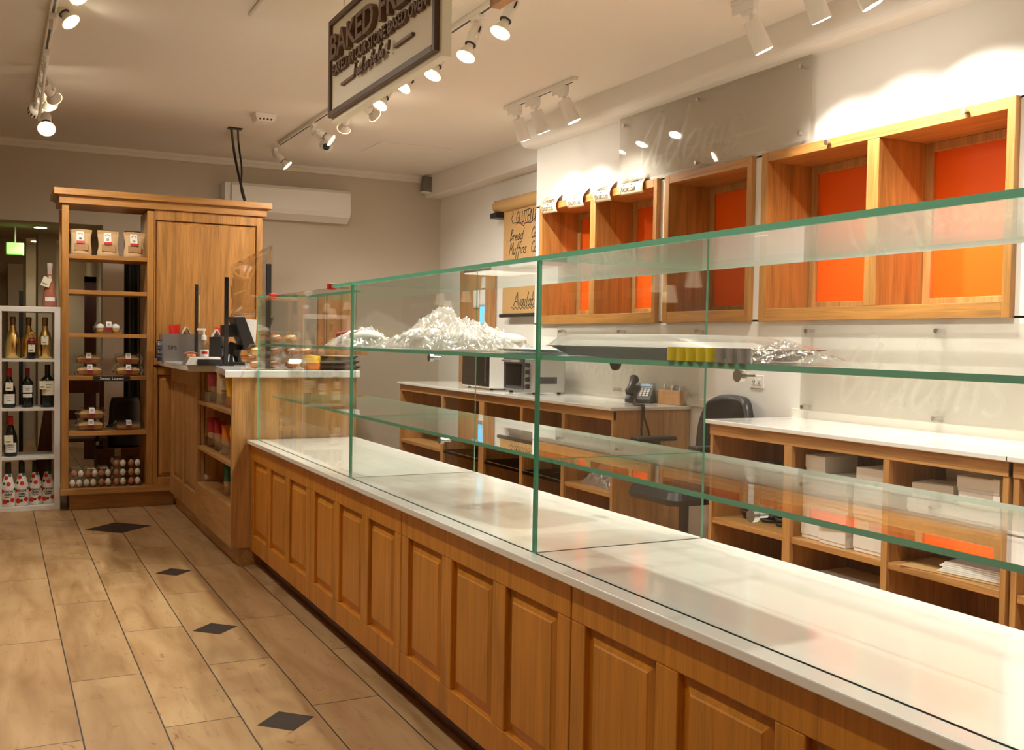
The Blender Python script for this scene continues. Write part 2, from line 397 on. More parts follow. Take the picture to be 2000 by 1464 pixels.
# a one-stroke hand
ST = {
 'a': (1.0, [[(.8,.85),(.45,1),(.05,.5),(.3,0),(.75,.55),(.82,1)],[(.82,1),(.74,.3),(1,.05)]]),
 'b': (.9, [[(.1,2),(.05,.1)],[(.05,.6),(.5,1),(.8,.5),(.4,0),(.05,.15)]]),
 'c': (.9, [[(.8,.85),(.45,1),(.05,.5),(.4,0),(.9,.2)]]),
 'd': (1.0, [[(.8,.85),(.45,1),(.05,.5),(.3,0),(.75,.55)],[(.95,2),(.75,.35),(1,.05)]]),
 'e': (.9, [[(.08,.5),(.75,.62),(.45,1),(.05,.5),(.4,0),(.9,.2)]]),
 'f': (.7, [[(.9,1.85),(.6,2),(.4,1.2),(.25,-.85)],[(0,1),(.8,1.02)]]),
 'h': (.9, [[(.15,2),(.1,0)],[(.1,.6),(.5,1),(.75,.6),(.75,0)]]),
 'i': (.5, [[(.2,1),(.18,.1),(.45,.05)],[(.24,1.45),(.27,1.52)]]),
 'k': (.8, [[(.1,2),(.1,0)],[(.7,1),(.1,.5),(.75,0)]]),
 'l': (.5, [[(.3,2),(.15,.2),(.45,.02)]]),
 'm': (1.2, [[(.1,1),(.1,0)],[(.1,.7),(.35,1),(.52,.7),(.5,0)],[(.52,.7),(.8,1),(.97,.7),(1.0,0)]]),
 'n': (.9, [[(.1,1),(.1,0)],[(.1,.7),(.5,1),(.72,.7),(.75,0)]]),
 'o': (.9, [[(.45,1),(.05,.5),(.4,0),(.8,.5),(.45,1)]]),
 'p': (.9, [[(.1,1),(.05,-1)],[(.1,.7),(.5,1),(.8,.5),(.4,0),(.1,.2)]]),
 'r': (.7, [[(.1,1),(.1,0)],[(.1,.6),(.4,1),(.7,.88)]]),
 's': (.8, [[(.7,.9),(.35,1),(.1,.75),(.6,.35),(.35,0),(.0,.12)]]),
 't': (.6, [[(.32,1.7),(.25,.2),(.55,.03)],[(0,1.1),(.65,1.15)]]),
 'u': (.9, [[(.1,1),(.1,.3),(.35,0),(.7,.4)],[(.74,1),(.72,.1),(.9,.05)]]),
 'v': (.8, [[(0,1),(.35,0),(.75,1)]]),
 'y': (.9, [[(.05,1),(.15,.4),(.4,.2),(.7,.6)],[(.8,1),(.55,-.6),(.1,-.9)]]),
 'A': (1.2, [[(0,0),(.65,2),(1.1,0)],[(.2,.7),(1.0,.75)]]),
 'Q': (1.5, [[(.95,1.95),(.5,1.9),(.1,1.2),(.05,.5),(.25,.05),(.7,.8),(1.1,1.8)],[(1.1,1.8),(.95,.4),(1.15,.03),(1.4,.4)]]),
 'B': (1.0, [[(.15,2),(.05,0)],[(.1,1.9),(.7,1.75),(.15,1.05),(.9,.6),(.05,0)]]),
 'C': (1.1, [[(1,1.6),(.6,2),(.05,1),(.5,0),(1.1,.3)]]),
 'E': (.9, [[(.85,2),(.1,2),(.1,0),(.85,0)],[(.1,1),(.7,1)]]),
 'F': (1.0, [[(.25,1.95),(.15,0)],[(-.1,1.9),(1,2)],[(.1,1.05),(.7,1.1)]]),
 'G': (1.1, [[(.95,1.7),(.55,2),(.05,1),(.45,0),(.9,.4),(.9,.9),(.5,.9)]]),
 'L': (.9, [[(.15,2),(.1,0),(.85,.02)]]),
 'M': (1.3, [[(0,0),(.15,2),(.55,.7),(1,2),(1.15,0)]]),
 'N': (1.1, [[(.1,0),(.12,2),(.85,0),(.9,2)]]),
 'O': (1.2, [[(.6,2),(.05,1),(.5,0),(1.05,1),(.6,2)]]),
 'R': (1.0, [[(.15,2),(.05,0)],[(.1,1.9),(.75,1.7),(.15,1.0),(.95,0)]]),
 'T': (1.1, [[(.55,1.95),(.45,0)],[(-.05,1.9),(1.1,2.02)]]),
 'U': (1.0, [[(.1,2),(.1,.4),(.45,0),(.85,.4),(.9,2)]]),
 '.': (.5, [[(.15,0),(.25,.1)]]), '-': (.6, [[(.05,.8),(.5,.8)]]), ' ': (.6, []),
}
def smooth_line(p, k=5):
    if len(p) < 3: return p
    o = []
    for i in range(len(p) - 1):
        a = Vector(p[max(i - 1, 0)]); b = Vector(p[i]); c = Vector(p[i + 1]); d = Vector(p[min(i + 2, len(p) - 1)])
        for j in range(k):
            t = j / k; o.append(.5 * (2 * b + (c - a) * t + (2 * a - 5 * b + 4 * c - d) * t * t + (3 * b - a - 3 * c + d) * t ** 3))
    o.append(Vector(p[-1])); return o
def ribbon(mb, pts, fn, w, mi=0):
    pts = [Vector(p) for p in pts]; L = []; Rr = []
    for i, p in enumerate(pts):
        t = pts[min(i + 1, len(pts) - 1)] - pts[max(i - 1, 0)]
        if t.length < 1e-9: t = Vector((1, 0))
        t.normalize(); n = Vector((-t.y, t.x)) * w / 2
        L.append(fn(*(p + n))); Rr.append(fn(*(p - n)))
    n = len(pts)
    mb.add(L + Rr, [(i, n + i, n + i + 1, i + 1) for i in range(n - 1)], mi)
def hand(mb, s, fr, xh, w, mi=0, slant=.2, lift=.0008, bend=None):
    """handwritten words; xh = height of a small letter"""
    O, U, V, N = fr; x = 0
    def fn(a, b):
        p = O + U * a + V * b + N * lift
        return bend(p) if bend else p
    for ch in s:
        adv, sts = ST.get(ch, ST[' '])
        for st in sts:
            ribbon(mb, [Vector(((x + q[0] + slant * q[1]) * xh, q[1] * xh)) for q in smooth_line([Vector(r) for r in st])], fn, w, mi)
        x += adv + .08
    return x * xh
# ================================================================== SETTING
ZC = 2.973; YF = 9.94; XW = 3.80; XW2 = 4.173; YB = -5.0; XL = -2.6
struct('floor', MB().box(XL, 4.3, YB, 14.5, -.06, 0), 'floor_tile')
struct('ceiling', MB().box(XL, 4.3, YB, YF + .2, ZC, ZC + .08), 'ceiling_paint')
struct('ceiling_passage', MB().box(XL, 1.9, YF + .2, 14.5, 2.36, 2.42), 'tan_paint')
struct('wall_left', MB().box(XL - .1, XL, YB, 14.5, 0, ZC), 'wall_paint')
struct('wall_front', MB().box(XL, 4.3, YB - .1, YB, 0, ZC), 'tan_paint')
# far wall: bulkhead over the passage, pier, dark doorway, long wall
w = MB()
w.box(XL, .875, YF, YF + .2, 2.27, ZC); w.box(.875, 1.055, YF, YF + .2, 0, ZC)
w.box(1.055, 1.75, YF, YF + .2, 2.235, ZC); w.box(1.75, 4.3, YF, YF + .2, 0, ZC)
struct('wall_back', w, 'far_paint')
w = MB().box(XL, .32, 12.9, 13.0, 0, 2.42).box(.32, 1.0, 13.7, 13.8, 0, 2.42).box(1.0, 1.06, YF + .2, 13.8, 0, 2.42).box(1.85, 1.95, YF + .2, 12, 0, 2.42).box(1.06, 1.85, 11.4, 11.5, 0, 2.42)
struct('wall_passage', w, 'tan_paint')
# right wall with the recesses for the wall shelves
CABS = {'A': (7.005, 5.425), 'B': (5.345, 4.512), 'C': (4.430, 2.860), 'D': (-.36, -1.86)}
ZB0, ZB1 = 1.42, 2.342
w = MB()
w.box(XW, XW2 + .1, YB, 7.113, 0, ZB0 + .01); w.box(XW, XW2 + .1, YB, 7.113, ZB1 - .01, ZC)
edges = [7.113] + [e for c in 'ABCD' for e in CABS[c]] + [YB]
for i in range(0, len(edges), 2): w.box(XW, XW2 + .1, edges[i + 1] - .012 * (i < 8), edges[i] + .012 * (i > 0), ZB0, ZB1)
w.box(XW2 - .02, XW2 + .1, -1.9, 7.1, ZB0, ZB1)
struct('wall_right', w, 'wall_paint')
struct('wall_right_far', MB().box(XW2, XW2 + .1, 7.113, YF + .2, 0, ZC), 'wall_paint')
# soffits
def soffit(name, x0, x1, y0, y1, z0, z1, r):
    pf = [(x1, z0), (x1, z1), (x0, z1)]
    for k in range(7):
        a = math.pi / 2 * k / 6; pf.append((x0 + r - r * math.cos(a), z0 + r - r * math.sin(a)))
    n = len(pf); mb = MB()
    v = [(x, y, z) for y in (y0, y1) for x, z in pf]
    mb.add(v, [tuple(range(n)), tuple(range(2 * n - 1, n - 1, -1))] + [(i, n + i, n + (i + 1) % n, (i + 1) % n) for i in range(n)])
    return struct(name, mb, 'wall_paint')
soffit('trim_1', 3.646, XW + .02, YB, 7.113, 2.792, ZC + .01, .06)
soffit('trim_2', 3.991, XW2 + .02, 7.113, YF, 2.757, ZC + .01, .012)
mb = MB().box(XL, 4.0, YF - .03, YF, ZC - .065, ZC).box(XL, 4.0, YF - .045, YF, ZC - .03, ZC)
struct('trim_3', mb, 'trim_paint')
mb = MB().box(XW - .012, XW, 4.86, 7.0, .91, .955).box(XW - .012, XW, YB, 4.17, .91, .955)
struct('trim_4', mb, 'trim_paint')
struct('baseboard_right', MB().box(XW - .012, XW, YB, 7.113, 0, .08), 'trim_paint')
# hatch outline in the ceiling
a, b, c, d = px(776, 310, Z=ZC), px(845, 291, Z=ZC), px(930, 300, Z=ZC), px(905, 318, Z=ZC)
mb = MB(); mb.box(2.95, 3.60, 8.35, 8.95, ZC - .006, ZC)
struct('ceiling_hatch', mb, 'ceiling_paint', bevel=.003)

# ================================================================== DISPLAY COUNTER
XD = 1.285; ZS = .712
unit_y = [5.755, 4.545, 3.378, 2.185, .99, -.2]
UL = ['at the far end of the row', 'second from the far end', 'third from the far end', 'fourth from the far end', 'nearest the viewer']
def panel_unit(root, y1, y0, z0, z1, X, n, mt_f, mt_p, side=.065, mid=.08, top=.085, bot=.095, dirx=-1):
    """framed front facing -X with n raised panels as sub-parts"""
    fr = MB(); th = .022
    g = .003; y0 += g; y1 -= g
    fr.box(X, X + th, y0, y1, z1 - top, z1); fr.box(X, X + th, y0, y1, z0, z0 + bot)
    pw = (y1 - y0 - 2 * side - (n - 1) * mid) / n
    ys = []
    fr.box(X, X + th, y0, y0 + side, z0 + bot, z1 - top); y = y0 + side
    for k in range(n):
        ys.append((y, y + pw)); y += pw
        wd_ = side if k == n - 1 else mid
        fr.box(X, X + th, y, y + wd_, z0 + bot, z1 - top); y += wd_
    fo = fr.build('front_frame', [mt_f], root, bevel=.003)
    for (a, b) in ys:
        p = MB(); zz0, zz1 = z0 + bot, z1 - top; bw = min(.035, (b - a) * .16)
        xs = X + .017; xo = X + .004
        v = []
        for (q, ins) in ((xs, 0), (xs, .008), (xo + .003, bw), (xo, bw + .004)):
            v += [(q, a + ins, zz0 + ins), (q, b - ins, zz0 + ins), (q, b - ins, zz1 - ins), (q, a + ins, zz1 - ins)]
        fs = []
        for r in range(3):
            for k in range(4): fs.append((r * 4 + k, (r + 1) * 4 + k, (r + 1) * 4 + (k + 1) % 4, r * 4 + (k + 1) % 4))
        fs.append((12, 15, 14, 13)); p.add(v, fs)
        p.build('raised_panel', [mt_p], fo)
    return fo
for i in range(5):
    y1, y0 = unit_y[i], unit_y[i + 1]
    t = thing('base_cabinet', 'honey oak base cabinet with three raised panels, ' + UL[i], 'cabinet', (1.55, (y0 + y1) / 2, 0), 'panelled base cabinets under the display case')
    MB().box(XD + .022, 1.86, y0 + .002, y1 - .002, .085, .688).build('carcass', 'counter_oak_z', t)
    MB().box(1.344, 1.84, y0 + .001, y1 - .001, 0, .085).build('toe_kick', 'dark_wood', t)
    panel_unit(t, y1, y0, .088, .682, XD, 3, 'counter_oak_y' if False else 'counter_oak_z', 'counter_oak_z')
t = tag(MB().box(1.262, 1.889, -.22, 5.757, .690, ZS).build('countertop', 'quartz', bevel=.003, loc=(1.55, 2.8, .69)),
        'long white quartz worktop under the glass display case', 'countertop')

# ================================================================== GLASS DISPLAY CASE
def pane(name, root, x0, x1, y0, y1, z0, z1, mt=('glass', 'glass_edge')):
    mb = MB(); mb.box(x0, x1, y0, y1, z0, z1)
    d = [x1 - x0, y1 - y0, z1 - z0]; th = d.index(min(d))
    # faces come in order -x +x -y +y -z +z
    mb.mi = [0 if k // 2 == th else 1 for k in range(6)]
    return mb.build(name, list(mt), root)
GX0, GX1 = 1.312, 1.882; DV = [5.735, 4.06, 2.44, .82]; T = .010
g = thing('glass_display_case', 'long clear green-edged glass display case on the white worktop', 'display case', (1.6, 3, ZS))
for i in range(3):
    y1, y0 = DV[i], DV[i + 1]
    pane('front_pane', g, GX0, GX0 + .008, y0 + .006, y1 - .006, ZS, 1.508)
    sh1 = pane('shelf_pane', g, GX0 + .010, GX1, y0 + .008, y1 - .008 - (.02 if i == 0 else 0), 1.240, 1.252)
    sh2 = pane('shelf_pane', g, 1.366, GX1, y0 + .008, y1 - .008 - (.12 if i == 0 else 0), .956, .968)
    for yy in ((y0 + y1) / 2 - .02,):
        if i == 0: continue
        for (xx, zz, par) in ((GX0 + .03, 1.228, sh1), (1.385, .944, sh2)):
            k = MB().cyl((xx - .022, yy, zz), (xx - .008, yy, zz), .013, .013, 16).cyl((xx - .008, yy, zz), (xx + .02, yy, zz), .006, .006, 12)
            k.build('shelf_clamp', 'steel', par)
for y in DV[1:3]:
    pane('divider_pane', g, GX0 + .010, GX1, y - .005, y + .005, ZS, 1.508)
pane('divider_pane', g, GX0 + .010, GX1, DV[0] - .005, DV[0] + .005, ZS, 1.508)
pane('divider_pane', g, GX0 + .010, GX1, DV[3] - .005, DV[3] + .005, ZS, 1.508)
pane('top_pane', g, GX0, GX1, DV[3], 2.4385, 1.508, 1.521); 
pane('top_pane', g, GX0, GX1, 2.4415, 4.0585, 1.508, 1.521)
mb = MB(); poly = [(1.312, 4.062), (1.312, 4.365), (1.40, 4.40), (1.50, 4.50), (1.54, 4.62), (1.545, 5.19), (1.53, 5.42), (1.40, 5.60), (1.345, 5.70), (1.312, 5.735), (GX1, 5.735), (GX1, 4.062)]
mb.prism(poly, 1.508, 1.521); mb.mi = [0, 0] + [1] * len(poly)
mb.build('top_pane', ['glass', 'glass_edge'], g)
c = px(534, 574, Z=1.514)
for (p, d) in (((1.312, 4.365, 1.514), (.02, .022)), ((1.365, 5.655, 1.514), (.02, .045))):
    tag(MB().box(p[0] - .012, p[0] + d[0], p[1] - d[1], p[1] + .008, p[2] - .014, p[2] + .014).build('edge_protector', 'red', bevel=.003, loc=p),
        'red plastic clip on the ' + ('near' if p[1] < 5 else 'far') + ' corner of the cut glass top', 'clip', 'red clips on the cut glass top')

# ================================================================== CHECKOUT COUNTER
t = thing('checkout_counter', 'oak checkout counter with open snack shelves in its front', 'counter', (1.5, 6.8, 0))
NE = 5.765
MB().box(1.18, 1.90, NE, NE + .03, .10, 1.06).build('end_panel', 'oak_z', t)
MB().box(1.223, 1.88, 5.71 + .06, 7.98, 0, .10).build('toe_kick', 'oak_y', t)
MB().box(1.205, 1.225, 6.85, 7.98, .10, 1.06).box(1.23, 1.60, 6.85, 6.88, .10, 1.06).box(1.58, 1.60, NE + .03, 6.86, .10, 1.06).box(1.60, 1.62, 6.85, 7.98, .1, 1.06).build('carcass', 'oak_z', t)
panel_unit(t, 7.98, 6.86, .11, 1.05, 1.18, 2, 'oak_z', 'oak_z', top=.10, bot=.14)
MB().box(1.18, 1.205, NE + .03, 6.855, .10, .33).build('lower_panel', 'oak_y', t)
for zt in (.868, .575, .335):
    s = MB().box(1.182, 1.58, NE + .03, 6.85, zt - .022, zt).build('shelf', 'oak_y', t, bevel=.002)
    pane('shelf_guard', s, 1.205, 1.209, NE + .035, 6.80, zt, zt + .075, ('acrylic', 'acrylic'))
poly = [(1.10, 7.985), (1.10, 6.72), (1.252, 6.665), (1.165, 5.85), (1.135, 5.742), (1.915, 5.742), (1.915, 7.985)]
tag(MB().prism(poly, 1.06, 1.10).build('countertop', 'quartz', bevel=.004, loc=(1.5, 6.8, 1.06)),
    'angled white worktop of the checkout counter', 'countertop')

# ================================================================== TALL OAK CABINET
YC = 8.02
t = thing('shelf_cabinet', 'tall oak cabinet with open shelves beside a panelled door', 'cabinet', (1.15, 8.25, 0))
MB().box(.431, .477, YC, YC + .045, .16, 2.21).box(.431, .477, YC + .36, YC + .40, .16, 2.21).box(1.013, 1.06, YC, YC + .40, .16, 2.21).build('post', 'gold_oak_z', t, bevel=.003)
cr = MB().box(.411, 1.895, YC - .022, YC + .42, 2.222, 2.272).box(.375, 1.93, YC - .055, YC + .46, 2.280, 2.328).box(.40, 1.905, YC - .03, YC + .43, 2.268, 2.284)
cr.build('crown', 'gold_oak_x', t, bevel=.004)
for zt in (1.861, 1.605, 1.292, .98, .574):
    MB().box(.478, 1.012, YC + .002, YC + .39, zt - .029, zt).build('shelf', 'gold_oak_x', t, bevel=.002)
MB().box(.425, 1.20, YC - .005, YC + .40, .115, .160).build('bottom_board', 'oak_x', t, bevel=.002)
MB().box(.488, 1.22, YC + .055, YC + .38, 0, .115).build('toe_kick', 'oak_x', t)
MB().box(1.062, 1.866, YC + .03, YC + .40, .16, 2.22).build('carcass', 'gold_oak_z', t)
def panel_y(root, x0, x1, z0, z1, Y, name, mt, st=(.028, .045, .06, .06), arched=False):
    fr = MB(); l, r_, b, tp = st
    fr.box(x0, x0 + l, Y, Y + .03, z0, z1); fr.box(x1 - r_, x1, Y, Y + .03, z0, z1); fr.box(x0 + l, x1 - r_, Y, Y + .03, z1 - tp, z1); fr.box(x0 + l, x1 - r_, Y, Y + .03, z0, z0 + b)
    fo = fr.build(name, mt, root, bevel=.004)
    a, bb, c, d = x0 + l, x1 - r_, z0 + b, z1 - tp
    v = []
    for q, ins in ((Y + .026, 0), (Y + .018, .008), (Y + .018, .016), (Y + .008, .034)):
        v += [(a + ins, q, c + ins), (bb - ins, q, c + ins), (bb - ins, q, d - ins), (a + ins, q, d - ins)]
    fs = [(r * 4 + k, r * 4 + (k + 1) % 4, (r + 1) * 4 + (k + 1) % 4, (r + 1) * 4 + k) for r in range(3) for k in range(4)] + [(12, 13, 14, 15)]
    MB().add(v, fs).build('raised_panel', 'gold_oak_z', fo)
panel_y(t, 1.062, 1.866, 1.06, 2.222, YC, 'upper_door', 'gold_oak_z', (.010, .045, .05, .075))
panel_y(t, 1.062, 1.866, .16, 1.05, YC, 'lower_door', 'gold_oak_z', (.030, .045, .06, .06))
MB().box(1.062, 1.21, YC - .022, YC, 1.065, 1.115).build('ledge', 'gold_oak_x', t, bevel=.008)

# ================================================================== WHITE CUBE SHELF
t = thing('cube_shelf', 'white upright cube shelf of wine bottles beside the oak cabinet', 'shelf unit', (.22, 8.32, 0))
KX0, KX1, KY = .006, .428, 8.13
MB().box(KX0, KX0 + .040, KY, KY + .39, .036, 1.441).box(KX1 - .040, KX1, KY, KY + .39, .036, 1.441).box(KX0, KX1, KY, KY + .39, 1.441, 1.479).box(KX0, KX1, KY, KY + .39, 0, .036).build('frame', 'white_lacquer', t, bevel=.002)
for zt in (1.100, .745, .391): MB().box(KX0 + .040, KX1 - .040, KY + .002, KY + .388, zt - .018, zt).build('shelf', 'white_lacquer', t)

# ================================================================== BACK COUNTERS
def shelf_counter(label, wlabel, y0, y1, divs, shelves, endpanel=False, zt=.91):
    t = thing('shelf_counter', label, 'counter', (3.5, (y0 + y1) / 2, 0), 'open oak counters along the right wall')
    c = MB(); X0 = 3.242
    c.box(X0, 3.79, y1 - .028, y1 - .003, 0, zt - .022); c.box(X0, 3.79, y0 + .003, y0 + .028, 0, zt - .022)
    c.box(3.765, 3.79, y0 + .028, y1 - .028, 0, zt - .022); c.box(X0 + .02, 3.765, y0 + .028, y1 - .028, .0, .06)
    c.build('carcass', 'oak_z', t, bevel=.002)
    f = MB(); f.box(X0 - .004, X0 + .02, y0 + .003, y1 - .003, zt - .078, zt - .024)
    f.build('top_rail', 'oak_y', t, bevel=.002)
    for (a, b) in divs:
        MB().box(X0 - .004, X0 + .02, a, b, 0, zt - .078).box(X0 + .02, 3.765, (a + b) / 2 - .01, (a + b) / 2 + .01, .06, zt - .03).build('divider', 'oak_z', t, bevel=.002)
    ends = [y1 - .028] + [q for d in divs for q in ((d[0] + d[1]) / 2 + .01, (d[0] + d[1]) / 2 - .01)] + [y0 + .028]
    for i, zs in enumerate(shelves):
        for z in zs: MB().box(X0 + .004, 3.765, ends[2 * i + 1] + .001, ends[2 * i] - .001, z - .028, z).build('shelf', 'oak_y', t, bevel=.002)
    tag(MB().box(3.215, 3.797, y0 - .01, y1 + .012, zt - .021, zt).build('countertop', 'quartz', bevel=.003, loc=(3.5, (y0 + y1) / 2, zt - .021)), wlabel, 'countertop', 'white worktops along the right wall')
    return t
shelf_counter('open oak back counter packed with white cake boxes', 'white worktop over the shelves of white cake boxes', 2.437, 4.155, [(3.552, 3.604), (2.985, 3.017)], [(.415,), (.415,), (.415, .625)])
shelf_counter('open oak back counter running out of frame at the right', 'white worktop at the right edge of the frame', .8, 2.425, [(1.6, 1.65)], [(.415,), (.415,)])
shelf_counter('open oak back counter under the telephone and toaster oven', 'white worktop carrying the telephone and toaster oven', 5.06, 8.6, [(5.63, 5.67), (6.21, 6.25), (6.83, 6.92), (7.6, 7.65)], [(.40,), (.40,), (.40,), (.40,), (.40,)])

# ================================================================== WALL SHELF BOXES
def wall_box(key, label, mids, shelf=None):
    y1, y0 = CABS[key]
    t = thing('wall_shelf', label, 'wall shelf', (3.9, (y0 + y1) / 2, ZB0), 'orange-backed oak wall shelves')
    X0, X1, st = 3.768, 4.13, .050
    MB().box(X0, X1, y1 - st, y1, ZB0, ZB1).build('side', 'gold_oak_z', t, bevel=.003)
    MB().box(X0, X1, y0, y0 + st * .8, ZB0, ZB1).build('side', 'gold_oak_z', t, bevel=.003)
    MB().box(X0 + .001, X1, y0 + st * .8, y1 - st, ZB1 - .052, ZB1 - .001).build('top_board', 'gold_oak_y', t, bevel=.002)
    MB().box(X0 + .001, X1, y0 + st * .8, y1 - st, ZB0 + .001, ZB0 + .068).build('bottom_board', 'gold_oak_y', t, bevel=.002)
    ys = [y1 - st]
    for a, c in mids:
        MB().box(X0 + .002, X1 - .02, a, c, ZB0 + .068, ZB1 - .052).build('divider', 'gold_oak_z', t, bevel=.003); ys += [c, a]
    ys.append(y0 + st * .8)
    for i in range(0, len(ys), 2):
        p, q = ys[i], ys[i + 1]
        pn = MB().box(4.105, 4.12, q, p, ZB0 + .068, ZB1 - .052).build('back_panel', 'orange_panel', t); pn['label'] = 'bright orange back panel'
        w_ = .045; fm = MB()
        for (a, c, e, f) in ((q, q + w_, ZB0 + .068, ZB1 - .052), (p - w_, p, ZB0 + .068, ZB1 - .052), (q + w_, p - w_, ZB1 - .052 - w_, ZB1 - .052), (q + w_, p - w_, ZB0 + .068, ZB0 + .068 + w_)):
            fm.box(4.085, 4.105, a, c, e, f)
        fm.build('back_moulding', 'oak_z', t, bevel=.003)
    return t
wall_box('A', 'oak wall shelf with paper focaccia cards clipped along its top', [(6.175, 6.245)])
tB = wall_box('B', 'single dim oak wall shelf between the two wider ones', [])
wall_box('C', 'largest oak wall shelf with two bright orange bays at the right', [(3.592, 3.668)])
for y in (3.92, 3.10):
    tag(MB().cyl((3.768, y, 2.318), (3.748, y, 2.318), .009, .009, 14).cyl((3.752, y, 2.318), (3.742, y, 2.318), .014, .014, 14).build('hook', 'steel', loc=(3.76, y, 2.318)),
        'small steel peg on the top rail of the largest wall shelf, ' + ('left' if y > 3.5 else 'right') + ' of two', 'peg', 'pegs on the largest wall shelf')

# frosted glass name panels
def name_panel(label, y0, y1, z0, z1, txt_y, txt_z, xh, w_, offs):
    t = thing('glass_sign', label, 'sign', (3.78, (y0 + y1) / 2, z0), 'frosted glass name panels')
    pane('frosted_pane', t, 3.752, 3.760, y0, y1, z0, z1, ('frosted', 'frosted'))
    for (a, b) in offs:
        MB().cyl((3.799, a, b), (3.742, a, b), .011, .011, 14).build('standoff', 'steel', t)
    h = MB(); hand(h, 'Qdams', fr_west((3.7515, txt_y, txt_z)), xh, w_, slant=.32); h.build('lettering', 'etched', t)
name_panel('frosted glass panel with script name above the wall shelves', 4.045, 5.85, 2.355, 2.79, 5.62, 2.40, .175, .030,
           [(5.80, 2.74), (5.0, 2.75), (4.12, 2.745), (5.0, 2.375), (4.12, 2.40)])
name_panel('frosted glass panel with script name behind the telephone', 4.93, 6.66, .93, 1.405, 6.38, 1.045, .15, .027,
           [(6.617, 1.366), (5.81, 1.365), (4.96, 1.365), (5.847, .973), (5.0, .985), (6.617, .975)])
name_panel('frosted glass panel with script name above the box counter', 2.20, 4.065, .955, 1.395, 3.80, 1.01, .165, .030,
           [(4.03, 1.367), (3.21, 1.366), (4.043, .972), (3.21, .973)])
o = px(1480, 745, X=XW)
t = thing('wall_outlet', 'white double power outlet on the wall behind the chair', 'outlet', o)
MB().box(XW - .007, XW, o.y - .055, o.y + .055, o.z - .037, o.z + .037).build('cover_plate', 'white_plastic', t, bevel=.003)
for s in (-1, 1): 
    k = MB().box(XW - .010, XW - .006, o.y + s * .022 - .016, o.y + s * .022 + .016, o.z - .018, o.z + .018).build('socket', 'white_plastic', t, bevel=.002)
    MB().box(XW - .0115, XW - .009, o.y + s * .022 - .008, o.y + s * .022 - .005, o.z - .006, o.z + .006).box(XW - .0115, XW - .009, o.y + s * .022 + .005, o.y + s * .022 + .008, o.z - .006, o.z + .006).cyl((XW - .0115, o.y + s * .022, o.z - .011), (XW - .009, o.y + s * .022, o.z - .011), .003, .003, 8).build('slot', 'black', k)
# ================================================================== TRACK LIGHTS
def rail(name, x, y0, y1, z, label, w_=.035):
    t = thing(name, label, 'light track', (x, (y0 + y1) / 2, ZC), 'light tracks on the ceiling')
    MB().box(x - w_ / 2, x + w_ / 2, y0, y1, z, ZC).build('rail', 'lamp_white', t, bevel=.003)
    MB().box(x - .006, x + .006, y0 + .03, y1 - .03, z - .0015, z + .004).build('groove', 'black', t)
rail('light_track', 2.20, .5, 8.86, 2.945, 'long white light track running behind the hanging sign')
rail('light_track', .27, 1.0, 8.2, 2.945, 'white light track over the aisle at the left')
rail('light_track', 3.29, 5.66, 6.66, 2.945, 'short white three-lamp light track near the far end of the right wall')
rail('light_track', 3.25, 2.55, 4.06, 2.945, 'white light track at the top right cut by the frame')
def spot(loc, d, power, col, angle, blend, name='lamp_light', r=.03):
    l = bpy.data.lights.new(name, 'SPOT'); l.energy = power; l.color = col; l.spot_size = math.radians(angle); l.spot_blend = blend; l.shadow_soft_size = r
    o = bpy.data.objects.new(name, l); COL.objects.link(o); o.location = loc
    o.rotation_euler = Vector(d).to_track_quat('-Z', 'Y').to_euler(); return o
def par_lamp(label, group, X, tail, face, power, near=True, fs=.5, angle=118, lit=True, col=WARM, tail3=None, face3=None):
    """track spot: adapter, arm, tube and a wide PAR bulb"""
    a = Vector(tail3) if tail3 else px(*tail, X=X - .0)
    if face3: f = Vector(face3)
    else:
        rd = (R0 * ((face[0] - 1000) / F_) + R1 * ((face[1] - 732) / F_) + R2).normalized()
        f = px_len(*face, a, max((a - EYE).cross(rd).length / math.sqrt(1 - fs * fs), .15), near)
    d = (f - a).normalized(); Ln = (f - a).length
    t = thing('track_lamp', label, 'lamp', (X, a.y, 2.945), group)
    ad = Vector((X, a.y + .02, 2.945))
    MB().box(X - .018, X + .018, a.y - .035, a.y + .06, 2.915, 2.945).cyl((X, ad.y, 2.92), (X, ad.y, 2.875), .017, .017, 14).build('adapter', 'lamp_white', t, bevel=.003)
    piv = a + d * .05
    sd = Vector((d.y, -d.x, 0)); sd = sd.normalized() * .038 if sd.length > 1e-3 else Vector((.038, 0, 0))
    MB().sweep([(X, ad.y, 2.878), (X, ad.y, 2.86) + sd * 0 if False else Vector((X, ad.y, 2.86)), piv + sd], [.009, .009, .009], 8).cyl(piv + sd * 1.15, piv + sd * .7, .013, .013, 12).build('arm', 'lamp_white', t)
    b = MB().sweep([a, a + d * .004, a + d * Ln * .56, a + d * Ln * .58], [.024, .028, .030, .029], 20).build('tube', 'lamp_white', t)
    MB().sweep([a + d * .02 - sd * .80, a + d * .055 - sd * .80], [.0045, .0045], 6).build('slot', 'black', b)
    MB().sweep([a + d * Ln * .575, a + d * Ln * .60], [.0292, .0292], 20).build('socket_ring', 'dark_grey', b)
    bl = MB().sweep([a + d * Ln * .59, a + d * Ln * .66, a + d * Ln * .70, a + d * Ln * .90, a + d * Ln * .93], [.018, .020, .024, .046, .048], 24).build('bulb', 'lamp_white', t)
    MB().sweep([a + d * Ln * .93, a + d * Ln * .955, a + d * Ln * .965], [.0485, .0485, .044], 24, caps=False).build('bulb_rim', 'glow_rim' if lit else 'white_plastic', bl)
    MB().sweep([a + d * Ln * .955, a + d * Ln * .97], [.043, .041], 24).build('bulb_lens', 'glow_warm' if lit else 'white_plastic', bl)
    if lit: spot(a + d * (Ln + .012), (d + Vector((0, 0, -.5))), power, col, angle, 1.0)
    return t
